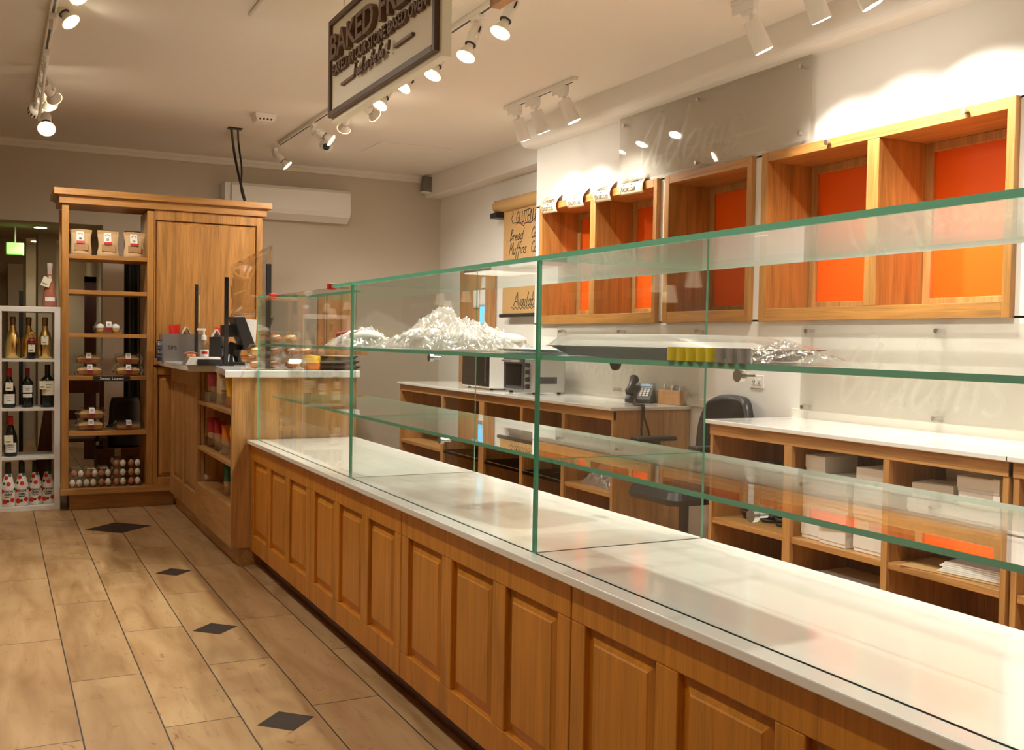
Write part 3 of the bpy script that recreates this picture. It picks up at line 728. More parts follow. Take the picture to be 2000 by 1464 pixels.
G1 = 'lamps on the track behind the hanging sign'
par_lamp('white track lamp at the far end of the sign track, seen edge-on', G1, 2.20, (537, 297), (563, 325), P_TRACK, fs=.15)
par_lamp('white track lamp just left of the hanging sign, above the camera', G1, 2.20, (612, 249), (649, 276), P_TRACK, fs=.2)
par_lamp('white track lamp pointing down behind the lower left sign corner', G1, 2.20, (679, 222), (671, 254), P_TRACK, near=False, fs=.35)
par_lamp('white track lamp turned away, beneath the middle of the sign', G1, 2.20, (707, 200), (734, 228), P_TRACK, near=False, fs=.3)
par_lamp('glowing track lamp beneath the middle of the sign', G1, 2.20, (767, 163), (740, 208), P_TRACK, near=True)
par_lamp('glowing track lamp below the right half of the sign', G1, 2.20, (822, 130), (785, 172), P_TRACK, near=True)
par_lamp('glowing track lamp just below the lower right sign corner', G1, 2.20, (867, 98), (843, 150), P_TRACK, near=True)
par_lamp('glowing track lamp right of the hanging sign', G1, 2.20, (934, 48), (908, 115), P_TRACK, near=True)
par_lamp('glowing track lamp behind the wooden sign end at the top', G1, 2.20, (1005, 0), (975, 68), P_TRACK, near=True)
G0 = 'lamps on the left track'
par_lamp('track lamp cut by the top edge on the left track', G0, .27, (120, -46), (157, -6), P_LEFT, near=True)
par_lamp('topmost whole glowing lamp on the left track', G0, .27, (103, -2), (141, 46), P_LEFT, near=True)
par_lamp('second glowing lamp down the left track', G0, .27, (78, 74), (133, 111), P_LEFT, fs=.62)
par_lamp('third glowing lamp down the left track, seen edge-on', G0, .27, (75, 118), (124, 156), P_LEFT, fs=.3)
par_lamp('fourth lamp down the left track, seen from behind', G0, .27, (87, 163), (107, 195), P_LEFT, near=False, fs=.35)
par_lamp('lamp on the left track beside the vented round bulb', G0, .27, (83, 172), (98, 210), P_LEFT, near=False, fs=.35)
par_lamp('bright lamp at the far end of the left track facing the viewer', G0, .27, (90, 226), (91, 253), P_LEFT, fs=.85)
# vented insect bulb
a = px(80, 197, X=.27); f = px_len(67, 221, a, .20, False)
d = (f - a).normalized()
t = thing('vented_bulb', 'white round-ended vented bulb hanging from the left track', 'lamp', (a.x, a.y, 2.945), G0)
MB().box(a.x - .018, a.x + .018, a.y - .05, a.y + .05, 2.915, 2.945).sweep([(a.x, a.y, 2.92), (a.x, a.y, 2.88), a], [.012, .010, .010], 10).build('adapter', 'lamp_white', t)
MB().sweep([a, a + d * .09], [.026, .030], 18).build('tube', 'lamp_white', t)
bd = MB().sweep([a + d * .09, a + d * .11, a + d * .125, a + d * .185], [.026, .04, .048, .046], 24).build('bulb_housing', 'white_plastic', t)
u = d.cross(Vector((0, 0, 1))).normalized(); v = d.cross(u).normalized(); sl = MB()
for k in range(14):
    an = 2 * math.pi * k / 14; r = u * math.cos(an) + v * math.sin(an); tg = d.cross(r)
    sl.obox(a + d * .152 + r * .0465, d * .022, tg * .0048, r * .002)
sl.build('vent_slots', 'dark_grey', bd)
MB().sweep([a + d * .185 + d * .045 * math.sin(q * math.pi / 12) for q in range(7)], [max(.045 * math.cos(q * math.pi / 12), .001) for q in range(7)], 24).build('bulb_dome', 'glass_neck', bd)
# cylinder spots washing the right wall
def can_lamp(label, X, stem, top, face, power, aim, L=.15, r=.045):
    a = px(*top, X=X); t = thing('wall_wash_lamp', label, 'lamp', (X, a.y, 2.945), 'cylinder lamps along the right wall')
    aim = Vector(aim); d = (aim - a).normalized()
    MB().box(X - .018, X + .018, a.y - .03, a.y + .13, 2.898, 2.945).frustum((X - .012, X + .012, a.y - .02, a.y + .05), (X - .018, X + .018, a.y - .03, a.y + .07), 2.875, 2.898).build('adapter', 'lamp_white', t, bevel=.003)
    MB().cyl((X, a.y, 2.88), (X, a.y, a.z - .01), .011, .011, 14).build('stem', 'lamp_white', t)
    b = MB().sweep([a - d * .005, a, a + d * L * .98, a + d * L], [r * .86, r * .9, r * 1.06, r * 1.06], 28).build('housing', 'lamp_white', t)
    MB().sweep([a + d * L, a + d * (L + .0015)], [r * .92, r * .92], 24).build('lens', 'glow_neutral', b)
    spot(a + d * (L + .012), d, power, NEUT, 94, .75, r=.018); return t
XT = 3.29
can_lamp('white cylinder lamp at the left of the three-lamp track', XT, None, (1012, 233), None, P_WALL * .5, (XW, 6.62, 1.75))
can_lamp('white cylinder lamp in the middle of the three-lamp track, lit face showing', XT, None, (1047, 217), None, P_WALL * .5, (XW, 6.2, 1.75))
can_lamp('white cylinder lamp at the right of the three-lamp track', XT, None, (1102, 196), None, P_WALL * .5, (XW, 5.62, 1.75))
can_lamp('white cylinder lamp at the left end of the top right track', 3.25, None, (1468, 43), None, P_WALL * .8, (XW, 3.75, 1.7))
can_lamp('white cylinder lamp cut by the top edge, above the glass name panel', 3.25, None, (1581, -22), None, P_WALL * .6, (XW, 3.42, 1.75))
can_lamp('white cylinder lamp barely showing at the top edge, farthest right', 3.25, None, (1672, -50), None, P_WALL * 1.3, (XW, 2.95, 1.75))
# unseen lamps added along the same tracks to brighten foreground and back counters
for k, (x, y, dx) in enumerate(((2.2, 3.15, -.2), (2.2, 2.9, .45), (2.2, 2.2, -.25), (2.2, 1.5, .42), (2.2, .7, -.2), (.27, 4.4, .25), (.27, 3.3, .3), (.27, 2.2, .3), (.27, 1.1, .25))):
    par_lamp('added fill lamp above the viewer, out of frame, %s along its track' % ('first', 'second', 'third', 'fourth', 'fifth', 'first', 'second', 'third', 'fourth')[k] + (' behind the sign' if x > 1 else ' over the aisle'), G1 if x > 1 else G0, x, None, None, P_TRACK * 1.1 if x > 1 else P_LEFT,
             tail3=(x, y, 2.83), face3=(x + dx * .4, y - .05, 2.63))

# ================================================================== HANGING SIGN
SX, SY1, SY0, SZ0, SZ1 = 1.45, 4.86, 3.515, 2.352, 2.815
t = thing('hanging_sign', 'cream hanging sign with raised brown bakery lettering', 'sign', (SX, 4.2, SZ0))
MB().box(SX + .012, SX + .052, SY0 - .02, SY1 + .0, SZ0 - .022, SZ1).build('backing_box', 'sign_cream', t, bevel=.002)
MB().box(SX + .004, SX + .012, SY0 + .02, SY1 - .02, SZ0 + .02, SZ1 - .02).build('face_board', 'sign_cream', t)
f = MB(); bw = .028
for (a, b, c, d) in ((SY0, SY0 + bw, SZ0, SZ1), (SY1 - bw, SY1, SZ0, SZ1), (SY0 + bw, SY1 - bw, SZ0, SZ0 + bw), (SY0 + bw, SY1 - bw, SZ1 - bw, SZ1)): f.box(SX - .010, SX + .012, a, b, c, d)
f.build('frame', 'sign_brown', t, bevel=.003)
l1 = MB(); text(l1, 'BAKED FRESH', fr_west((SX + .004, SY1 - .060, 2.613)), .160, .026, fit=1.235, bold=.003); l1.build('headline_lettering', 'letter_brown', t)
l2 = MB(); text(l2, 'BAKED IN OUR STONE BASED OVEN', fr_west((SX + .004, SY1 - .080, 2.538)), .072, .018, fit=1.19, bold=.001); l2.build('subtitle_lettering', 'letter_brown', t)
l3 = MB(); hand(l3, 'Food on the Go', fr_west((SX - .006, 4.44, 2.458)), .030, .0072, slant=.25)
O_, U_, V_, N_ = fr_west((SX - .006, 4.005, 2.458)); ribbon(l3, [(.0, 0), (.004, .006)], lambda a, b: O_ + U_ * a + V_ * b + N_ * .0008, .008); ribbon(l3, [(.005, .014), (.018, .052)], lambda a, b: O_ + U_ * a + V_ * b + N_ * .0008, .008)
l3.build('script_lettering', 'letter_brown', t, solid=-.012)
for q0, q1 in ((4.655, 4.475), (3.95, 3.745)): MB().box(SX - .010, SX + .006, q1, q0, 2.466, 2.478).build('rule_line', 'letter_brown', t)
for y in (SY0 + .12, SY1 - .12): MB().cyl((SX + .03, y, SZ1), (SX + .03, y, ZC), .003, .003, 6).build('hanging_wire', 'steel', t)
# end of a timber sign at the top edge
o = px(985, 5, X=1.52)
t = thing('timber_sign', 'end of a wooden hanging sign at the top edge', 'sign', (1.52, 2.6, 2.5))
p = px(964, 14, X=1.52)
MB().box(1.505, 1.545, p.y - .75, p.y + .0, p.z - .005, p.z + .030).build('bottom_rail', 'raw_pine', t, bevel=.002)
MB().box(1.515, 1.535, p.y - .75, p.y + .004, p.z + .030, p.z + .40).build('board', 'dark_grey', t)
for q in (.06, .69): MB().cyl((1.525, p.y - q, p.z + .40), (1.525, p.y - q, ZC), .003, .003, 6).build('hanging_wire', 'steel', t)

# ================================================================== CEILING AND WALL FITTINGS
a, b = px(452, 355, Y=YF - .2), px(684, 437, Y=YF - .2)
t = thing('air_conditioner', 'white split air conditioner on the far wall above the cabinet', 'air conditioner', ((a.x + b.x) / 2, YF - .1, b.z))
x0, x1, z0, z1 = a.x, b.x, b.z, a.z + .005; y1, y0 = YF - .002, YF - .215
pf = [(y1, z0 + .02), (y1, z1), (y0 + .03, z1), (y0, z1 - .03), (y0 - .005, z0 + .10), (y0 + .02, z0 + .055), (y0 + .11, z0 + .004)]
mb = MB(); n = len(pf)
mb.add([(x, y, z) for x in (x0, x1) for y, z in pf], [tuple(range(n))[::-1], tuple(range(n, 2 * n))] + [(i, n + i, n + (i + 1) % n, (i + 1) % n)[::-1] for i in range(n)])
mb.build('casing', 'white_plastic', t, bevel=.006)
MB().box(x0 + .03, x1 - .10, y0 + .012, y0 + .028, z0 + .072, z0 + .080).build('air_slot', 'dark_grey', t)
MB().obox(((x0 + x1) / 2 - .035, y0 + .055, z0 + .040), ((x1 - x0) / 2 - .075, 0, 0), (0, .040, -.022), (0, .002, .004)).build('louvre', 'white_plastic', t)
MB().box(x0 - .055, x0 - .002, y0 + .03, y1, z0 + .03, z1 - .005).build('pipe_cover', 'white_plastic', t, bevel=.004)
# cables
e = [px(452, 252, Z=ZC), px(462, 300, Y=8.9), px(470, 350, Y=8.8), px(478, 398, Y=8.5)]
tag(MB().sweep(smooth_line([Vector(p) for p in (px(452, 250, Z=ZC), px(458, 300, Y=8.95), px(468, 350, Y=8.8), px(481, 396, Y=8.42) + Vector((0, 0, -.02)))], 8), .011, 8)
    .sweep(smooth_line([Vector(p) for p in (px(465, 250, Z=ZC), px(466, 280, Y=8.95), px(472, 330, Y=8.85), px(471, 370, Y=8.6), px(481, 396, Y=8.42) + Vector((0, 0, -.02)))], 8), .008, 8)
    .box(px(452, 250, Z=ZC).x - .03, px(466, 250, Z=ZC).x + .03, px(459, 250, Z=ZC).y - .03, px(459, 250, Z=ZC).y + .03, ZC - .008, ZC).build('cable', 'black', loc=px(459, 250, Z=ZC)),
    'black cables dropping from the ceiling to the top of the oak cabinet', 'cable')
# ceiling vent box
o = px(515, 224, Z=ZC); t = thing('ceiling_sensor', 'small square vented box on the ceiling left of the sign', 'sensor', o)
MB().frustum((o.x - .065, o.x + .065, o.y - .065, o.y + .065), (o.x - .08, o.x + .08, o.y - .08, o.y + .08), ZC - .06, ZC - .02).box(o.x - .08, o.x + .08, o.y - .08, o.y + .08, ZC - .02, ZC).build('housing', 'white_plastic', t, bevel=.004)
k = MB()
for i in range(4):
    for j in range(2): k.cyl((o.x - .042 + .028 * i, o.y - .07 + .0, ZC - .045 + .018 * j), (o.x - .042 + .028 * i, o.y - .073, ZC - .045 + .018 * j), .008, .008, 10)
k.build('vent_holes', 'dark_grey', t)
p = px(605, 2, Z=ZC); tag(MB().box(p.x - .23, p.x + .23, p.y - .25, p.y + .35, ZC - .02, ZC).build('ceiling_grille', 'trim_paint', bevel=.015, loc=(p.x, p.y, ZC)), 'flat square ceiling panel cut by the top edge', 'vent')
# camera
o = px(637, 276, Z=ZC - .05); t = thing('security_camera', 'white ball security camera below the track behind the sign', 'camera', (o.x, o.y, ZC))
MB().cyl((o.x, o.y, ZC), (o.x, o.y, ZC - .03), .055, .05, 24).build('mount', 'white_plastic', t)
c = Vector((o.x, o.y, ZC - .085)); MB().sphere(c, .056, .056, .056, 24, 14).build('ball', 'white_plastic', t)
d = (EYE - c).normalized(); d = (d + Vector((0, 0, -.15))).normalized()
MB().sweep([c + d * .03, c + d * .052, c + d * .060], [.048, .042, .036], 24).build('hood', 'white_plastic', t)
MB().sweep([c + d * .059, c + d * .063], [.030, .028], 24).build('lens', 'black_gloss', t)
# speaker
o = px(838, 362, Y=YF - .12); t = thing('wall_speaker', 'small grey speaker tilted in the far ceiling corner', 'speaker', o)
R_ = Matrix.Rotation(.12, 4, 'Y')
q = MB(); prof = [(-.075, .06), (-.075, -.06), (.075, -.06), (.075, .06)]
rr = []
for zz, sc_ in ((-.085, .90), (-.078, 1), (.078, 1), (.085, .94)):
    for k in range(28):
        a = 2 * math.pi * k / 28; x_ = math.copysign(abs(math.cos(a)) ** .7, math.cos(a)) * .078 * sc_; y_ = math.copysign(abs(math.sin(a)) ** .7, math.sin(a)) * .066 * sc_
        rr.append(o + R_ @ Vector((x_, y_, zz)))
q.add(rr, [(i * 28 + k, i * 28 + (k + 1) % 28, (i + 1) * 28 + (k + 1) % 28, (i + 1) * 28 + k) for i in range(3) for k in range(28)], 0, True)
q.add(rr[:28], [tuple(range(28))[::-1]], 1); q.add(rr[-28:], [tuple(range(28))], 1)
q.mi[:28] = [1] * 28; q.mi[56:84] = [1] * 28
q.build('cabinet', ['speaker_grille', 'white_plastic'], t)
MB().sweep([o + Vector((.05, .05, .02)), Vector((min(o.x + .16, XW2), o.y + .1, o.z + .05))], .014, 10).build('bracket', 'white_plastic', t)

# ================================================================== GOODS: BOTTLES
def label_band(mb, c, r, z0, z1, a=1.9, mi=0):
    """paper label wrapped on the front (-Y) of a bottle"""
    return mb.lathe([(r, z0), (r, z1)], c, 16, mi, None, -math.pi / 2 - a / 2, -math.pi / 2 + a / 2)
def text_lines(c, r, zs, w_, mt='ink'):
    mb = MB()
    for z, f in zs: label_band(mb, c, r + .0006, z, z + .0028, 1.2 * f)
    return mb
def bottle(label, cat, group, c, h, r, style):
    t = thing('bottle', label, cat, c, group); c = Vector(c); x = h / .30
    if style == 'fizz':
        pr = [(0, 0), (r * .9, .002), (r, .012), (r, .10 * x), (r * .97, .13 * x), (r * .72, .175 * x), (r * .42, .21 * x), (r * .34, .235 * x), (r * .33, .27 * x)]
        b = MB().lathe(pr, c, 28).build('glass_body', 'gold_foil', t)
        MB().lathe([(r * .335, .235 * x), (r * .36, .25 * x), (r * .40, .275 * x), (r * .42, .292 * x), (r * .34, h), (0, h)], c, 24).build('foil_neck', 'bronze_foil', t)
    elif style in ('claret', 'burgundy'):
        if style == 'claret': pr = [(0, 0), (r * .9, .002), (r, .01), (r, .175 * x), (r * .93, .195 * x), (r * .55, .215 * x), (r * .37, .228 * x), (r * .36, .295 * x), (r * .40, h), (0, h)]
        else: pr = [(0, 0), (r * .9, .002), (r, .01), (r, .125 * x), (r * .92, .155 * x), (r * .6, .20 * x), (r * .37, .232 * x), (r * .34, .295 * x), (r * .38, h), (0, h)]
        MB().lathe(pr, c, 28).build('glass_body', 'wine_glass', t)
    elif style == 'polka':
        pr = [(0, 0), (r * .92, .002), (r, .010), (r, .115 * x), (r * .95, .145 * x), (r * .7, .185 * x), (r * .42, .222 * x)]
        MB().lathe(pr, c, 28).build('glass_body', 'white_lacquer', t)
        MB().lathe([(r * .43, .220 * x), (r * .44, .235 * x), (r * .42, .295 * x), (r * .38, h), (0, h)], c, 24).build('cap', 'black', t)
        def R(z):
            for (r0, z0), (r1, z1) in zip(pr, pr[1:]):
                if z0 <= z <= z1 and z1 > z0: return r0 + (r1 - r0) * (z - z0) / (z1 - z0)
            return r * .4
        rd, gd = MB(), MB()
        for (an, z, q, g_) in ((-.55, .035, .018, 0), (.65, .045, .017, 0), (-.05, .038, .010, 1), (-1.0, .105, .016, 0), (.05, .155, .015, 0), (1.05, .118, .011, 1), (-.75, .158, .010, 1), (-.45, .196, .014, 0), (.45, .212, .012, 1), (-1.5, .06, .012, 1), (1.5, .17, .015, 0), (2.4, .06, .017, 0), (2.9, .13, .016, 0), (-2.3, .1, .012, 1)):
            z *= x; n = 14; v = []; cc = None
            for ring in (0, 1):
                for k in range(n if ring else 1):
                    a_ = 2 * math.pi * k / n; zz = z + ring * q * math.sin(a_); Rz = R(zz) + .0009; th = -math.pi / 2 + an + ring * q * math.cos(a_) / max(R(z), .01)
                    v.append((c.x + Rz * math.cos(th), c.y + Rz * math.sin(th), c.z + zz))
            (gd if g_ else rd).add(v, [(0, k + 1, (k + 1) % n + 1) for k in range(n)])
        rd.build('red_dots', 'red', t); gd.build('green_dots', 'green_dot', t)
        tx = MB(); 
        for s_, zz, sz in (('PONCHE', .098, .021), ('CREMA', .077, .021)):
            tb = MB(); text(tb, s_, ((0, 0, 0), Vector((1, 0, 0)), Vector((0, 0, 1)), Vector((0, -1, 0))) if False else (Vector((0, 0, 0)), Vector((1, 0, 0)), Vector((0, 0, 1)), Vector((0, -1, 0))), sz * x, .0002, align='CENTER', sx=.72, bold=.0006)
            tx.add([(c.x + (r + .0012) * math.cos(-math.pi / 2 + p[0] / r), c.y + (r + .0012) * math.sin(-math.pi / 2 + p[0] / r), c.z + zz * x + p[2]) for p in tb.v], tb.f)
        label_band(tx, c, r + .001, .066 * x, .071 * x, .9)
        tx.build('lettering', 'ink', t)
    elif style == 'rose':
        pr = [(0, 0), (r * .95, .003), (r, .012), (r * .96, .05 * x), (r * .8, .11 * x), (r * .55, .165 * x), (r * .40, .195 * x), (r * .34, .225 * x)]
        MB().lathe(pr, c, 28).build('glass_body', 'rose_wine', t)
        MB().lathe([(r * .34, .225 * x), (r * .34, .262 * x)], c, 20).build('clear_neck', 'glass_neck', t)
        MB().lathe([(r * .38, .262 * x), (r * .40, .29 * x), (r * .38, h), (0, h)], c, 20).build('stopper', 'glass_neck', t)
        MB().sphere((c.x, c.y - r * .42, c.z + .205 * x), .010, .006, .012, 12, 8).build('neck_seal', 'shell_white', t)
    return t
def capsule(t, c, h, r, m_):
    x = h / .30; MB().lathe([(r * .40, .238 * x), (r * .38, .29 * x), (r * .41, h - .006), (r * .36, h + .001), (0, h + .001)], Vector(c), 22).build('capsule', m_, t)
def wraps(t, c, r, items):
    for nm, z0, z1, a, m_ in items:
        p = label_band(MB(), Vector(c), r + .0008, z0, z1, a).build(nm, m_, t)
        if m_ in ('paper', 'tag_paper') and z1 - z0 > .03:
            text_lines(Vector(c), r + .0008, [(z0 + (z1 - z0) * .72, .9), (z0 + (z1 - z0) * .52, .7), (z0 + (z1 - z0) * .30, .5)], .01).build('lettering', 'ink', p)
def price_tag(t, c, r, z, w_=.042, h=.055, tilt=.1, dx=0):
    c = Vector(c); o = Vector((c.x + dx, c.y - r - .010, c.z + z)); u = Vector((math.cos(tilt), 0, -math.sin(tilt))); v = Vector((math.sin(tilt), .06, math.cos(tilt))); n = u.cross(v)
    mb = MB().obox(o, u * w_ / 2, v * h / 2, n * .0006)
    g_ = mb.build('price_tag', 'tag_paper', t)
    k = MB(); 
    for q, l in ((-.55, .5), (-.38, .62)): k.obox(o + v * h / 2 * q - u * w_ * .08 + n * .001, u * w_ * .5 * l, v * .0016, n * .0002); 
    k.sweep([o + v * h * .42 + n * .0012, o + v * h * .42 + n * .0022], .003, 10)
    k.build('handwriting', 'ink', g_)
    MB().sweep([o + v * h * .45, o + v * h * .6 + Vector((-dx * .6, .004, .008)), Vector((c.x, c.y - .012, o.z + h * .85))], .0009, 5).build('string', 'ink', g_)
kz = {1: 1.100, 2: .745, 3: .391, 4: .036}
GW = 'wine bottles in the white cube shelf'
def kx(p, Y): return px(p, 700, Y=Y).x
for p, y, lab, tg in ((25, 8.30, 'gold foil sparkling wine bottle at the left of the top compartment', None), (56, 8.37, 'gold sparkling bottle standing behind the small tagged bottle', None), (88, 8.28, 'gold foil sparkling bottle with a cream tag over its front', 1)):
    c = (kx(p, y), y, kz[1]); t = bottle(lab, 'bottle', GW, c, .305, .050, 'fizz')
    if tg: price_tag(t, c, .050, .135, .048, .06, .02, -.004)
c = (kx(61.5, 8.2), 8.20, kz[1]); t = bottle('small champagne bottle with cream tag in front of the gold bottles', 'bottle', GW, c, .195, .032, 'claret')
capsule(t, c, .195, .060, 'gold_foil'); MB().lathe([(.033, .115), (.022, .14), (.016, .155)], Vector(c), 20).build('foil_shoulder', 'burgundy_label', t); price_tag(t, c, .032, .077, .046, .055, 0)
for p, lab, st, r, h, cap in ((18, 'red wine bottle with red capsule and tag in the second compartment', 'burgundy', .043, .285, 'red'), (53.5, 'red wine bottle with dark capsule between two others', 'claret', .040, .288, 'wine_red'), (93, 'wide dark wine bottle with large cream label and black capsule', 'claret', .049, .312, 'black')):
    y = 8.24; c = (kx(p, y), y, kz[2]); t = bottle(lab, 'bottle', GW, c, h, r, st); capsule(t, c, h, r, cap)
    if p < 30: wraps(t, c, r, [('label', .03, .10, 1.9, 'paper')]); price_tag(t, c, r, .155, .05, .06, .04)
    elif p < 80: wraps(t, c, r, [('label', .11, .165, 1.8, 'paper'), ('lower_label', .075, .10, 1.7, 'paper')])
    else: wraps(t, c, r, [('label', .09, .195, 1.9, 'tag_paper')]); price_tag(t, c, r, .165, .042, .06, -.05, -.035)
y = 8.24; c = (kx(21, y), y, kz[3]); t = bottle('lone red wine bottle with red capsule in the third compartment', 'bottle', GW, c, .292, .044, 'burgundy'); capsule(t, c, .292, .044, 'red')
wraps(t, c, .044, [('label', .03, .10, 1.9, 'paper')]); price_tag(t, c, .044, .125, .058, .065, -.03, -.014)
for i, (p, y) in enumerate(((16, 8.185), (42.5, 8.20), (69, 8.235), (94, 8.25))):
    c = (kx(p, y), y, kz[4]); bottle('white polka-dot liqueur bottle in the bottom compartment, %s from the left' % ('first', 'second', 'third', 'fourth')[i], 'bottle', GW, c, .318, .047, 'polka')
y = 8.28; c = (kx(97, y), y, 1.479); t = bottle('tall rosé bottle with cream tag on top of the cube shelf', 'bottle', GW, c, .325, .050, 'rose')
wraps(t, c, .0475, [('label', .045, .075, 1.5, 'paper')]); price_tag(t, c, .036, .185, .058, .07, .35, -.025)

# ================================================================== GOODS: OAK CABINET SHELVES
def pouch(mb, c, w_, h, d, face='S', mfn=None, seed=0, top=.02, gus=.25):
    """standing stand-up bag; face S looks to the camera side, W looks to -X"""
    c = Vector(c); random.seed(seed); ph = random.random() * 6
    def P(u, v, side):
        a = u * 2 - 1
        t_ = d * (1 - v) ** .75 * (1 - abs(a) ** 2.6) * .5 + .002
        if v < .08: t_ *= .55 + v / .08 * .45
        wv = w_ * (1 - .10 * math.sin(v * math.pi) * (1 if v > .3 else .7)) + .004 * math.sin(9 * v + ph)
        off = .004 * math.sin(7 * u + 5 * v + ph) * (v > .1)
        x_, y_ = a * wv / 2, side * (t_ + off * .4)
        z_ = v * h + .003 * math.sin(5 * u + ph) * (v > .9)
        return (c.x + x_, c.y + y_, c.z + z_) if face == 'S' else (c.x + y_, c.y - x_, c.z + z_)
    if face == 'S':
        mb.grid(lambda u, v: P(u, v, -1), 14, 16, 0, True, mfn); mb.grid(lambda u, v: P(1 - u, v, 1), 14, 16, 0, True, mfn)
    else:
        mb.grid(lambda u, v: P(u, v, -1), 14, 16, 0, True, mfn); mb.grid(lambda u, v: P(1 - u, v, 1), 14, 16, 0, True, mfn)
    return mb
for i, (p, lean, nm) in enumerate(((158, 0, 'left'), (211, .02, 'middle'), (262, .03, 'right'))):
    y = 8.17; c = Vector((px(p, 495, Y=y).x, y, 1.861))
    t = thing('granola_bag', 'kraft bag of granola on the top shelf, %s of three' % nm, 'bag', c, 'kraft granola bags on the top shelf')
    w_, h, d = .150, .195, .075
    pouch(MB(), c, w_, h, d, 'S', lambda u, v: 1 if v > .86 else 0, i).build('pouch', ['kraft_light', 'kraft'], t)
    MB().box(c.x - .047, c.x + .047, c.y - d * .5 - .001, c.y - d * .42, c.z + .040, c.z + .092).build('window', 'snack_bits', t, bevel=.004)
    yy = c.y - d * .5
    l = MB().obox((c.x - .006, yy + .006, c.z + .135), (.026, 0, 0), (0, -.018, -.045) if False else (0, .016, .044), (0, -.0006, .0002)).build('label', 'paper', t)
    q = MB(); u_ = Vector((0, .016, .044)); o_ = Vector((c.x - .006, yy + .0048, c.z + .135))
    q.obox(o_ + u_ * -.78, (.026, 0, 0), u_ * .20, (0, -.0006, .0002)); q.build('label_band', 'red', l)
    q = MB(); 
    for f_, l_ in ((-.05, .5), (-.22, .7), (-.32, .45)): q.obox(o_ + u_ * f_ + Vector((0, -.001, 0)), (.017 * l_, 0, 0), u_ * .03, (0, -.0003, 0))
    q.sweep([o_ + u_ * .45 + Vector((.016 * math.cos(a * math.pi / 6), -.0012, .012 * math.sin(a * math.pi / 6))) for a in range(7)], .0012, 5)
    q.build('lettering', 'ink', l)
def clamshell(label, c, w_, d, h, group, fill='loaf', sticker=True, cat='container', wide=1.0, lab2=None):
    """clear hinged box with a flange and a wrapped paper band; c = centre of base"""
    c = Vector(c); t = thing('clamshell', label, cat, c, group)
    hb = h * .48
    b = MB().frustum((c.x - w_ * .44, c.x + w_ * .44, c.y - d * .42, c.y + d * .42), (c.x - w_ * .49, c.x + w_ * .49, c.y - d * .49, c.y + d * .49), c.z + .001, c.z + hb)
    b.f.pop(1); b.mi.pop(1); b.sm.pop(1)
    b.build('tray', 'clear_plastic', t, bevel=.008)
    MB().box(c.x - w_ * .52, c.x + w_ * .52, c.y - d * .52, c.y + d * .52, c.z + hb, c.z + hb + .003).build('flange', 'clear_plastic', t)
    l = MB().frustum((c.x - w_ * .49, c.x + w_ * .49, c.y - d * .49, c.y + d * .49), (c.x - w_ * .40, c.x + w_ * .40, c.y - d * .38, c.y + d * .38), c.z + hb + .003, c.z + h)
    l.f.pop(0); l.mi.pop(0); l.sm.pop(0)
    l.build('lid', 'clear_plastic', t, bevel=.010)
    if sticker:
        sw = .036; yf = c.y - d * .52 - .001
        s_ = MB().obox((c.x, c.y - d * .45, c.z + h * .77), (sw / 2, 0, 0), (0, d * .052, h * .235), (0, -.0006, .0002)).box(c.x - sw / 2, c.x + sw / 2, c.y - d * .38, c.y + d * .30, c.z + h, c.z + h + .0008)
        so = s_.build('sticker', 'paper', t)
        MB().obox((c.x, yf + .002, c.z + h * .38), (sw / 2, 0, 0), (0, -d * .012, h * .13), (0, -.0006, 0)).build('red_band', 'burgundy_label', t)
        k = MB()
        for q, l_ in ((.45, .6), (.15, .75), (-.1, .5), (-.5, .8)): k.obox((c.x, c.y - d * .45 + q * d * .052 - .0014, c.z + h * .77 + q * h * .235), (sw / 2 * l_, 0, 0), (0, .0004, .0012), (0, -.0003, 0))
        k.build('lettering', 'ink', so)
    return t
def loaf(label, c, w_, d, h, group):
    c = Vector(c); t = thing('loaf', label, 'loaf', c, group)
    MB().frustum((c.x - w_ * .43, c.x + w_ * .43, c.y - d * .40, c.y + d * .40), (c.x - w_ * .5, c.x + w_ * .5, c.y - d * .47, c.y + d * .47), c.z, c.z + h * .52).build('base_crust', 'crust', t, bevel=.008)
    def top(u, v):
        a, b = u * 2 - 1, v * 2 - 1
        z = (max(0, 1 - abs(a) ** 2.4) * max(0, 1 - abs(b) ** 2.4)) ** .45
        n_ = noise.noise(Vector((u * 9 + c.x * 30, v * 7, c.z * 20))) * .10
        return (c.x + a * w_ * .5, c.y + b * d * .47, c.z + h * .52 + h * .48 * z * (1 + n_))
    MB().grid(top, 22, 14).build('crumb_top', 'crumb', t)
    return t
def box_loaf(p, z, base, nm, h=.082, yc=8.17, w_=.215):
    x = px(p, 720, Y=yc).x
    c = (x, yc, base); loaf('sweet loaf in the clear box ' + nm, (x, yc, base + .004), w_ * .80, .10, h * .78, 'sweet loaves in clear boxes')
    clamshell('clear labelled loaf box ' + nm, c, w_, .135, h, 'clear loaf boxes')
box_loaf(174, 0, .981, 'lower left on the shelf with the name strip')
box_loaf(172, 0, 1.066, 'upper left on the shelf with the name strip')
box_loaf(249.5, 0, .981, 'lower right on the shelf with the name strip')
box_loaf(248.5, 0, 1.066, 'upper right on the shelf with the name strip')
box_loaf(177, 0, .575, 'at the bottom of the stack above the eggs')
box_loaf(178.5, 0, .660, 'on top of the stack above the eggs')
x = px(250, 830, Y=8.17).x
tag(MB().box(x - .082, x + .082, 8.12, 8.22, .578, .610).build('banana_bread', 'crust', bevel=.01, loc=(x, 8.17, .578)), 'dark flat loaf in the low box above the eggs', 'loaf')
clamshell('low clear box of dark bread right of the loaf stack', (x, 8.17, .575), .215, .135, .068, 'clear loaf boxes')
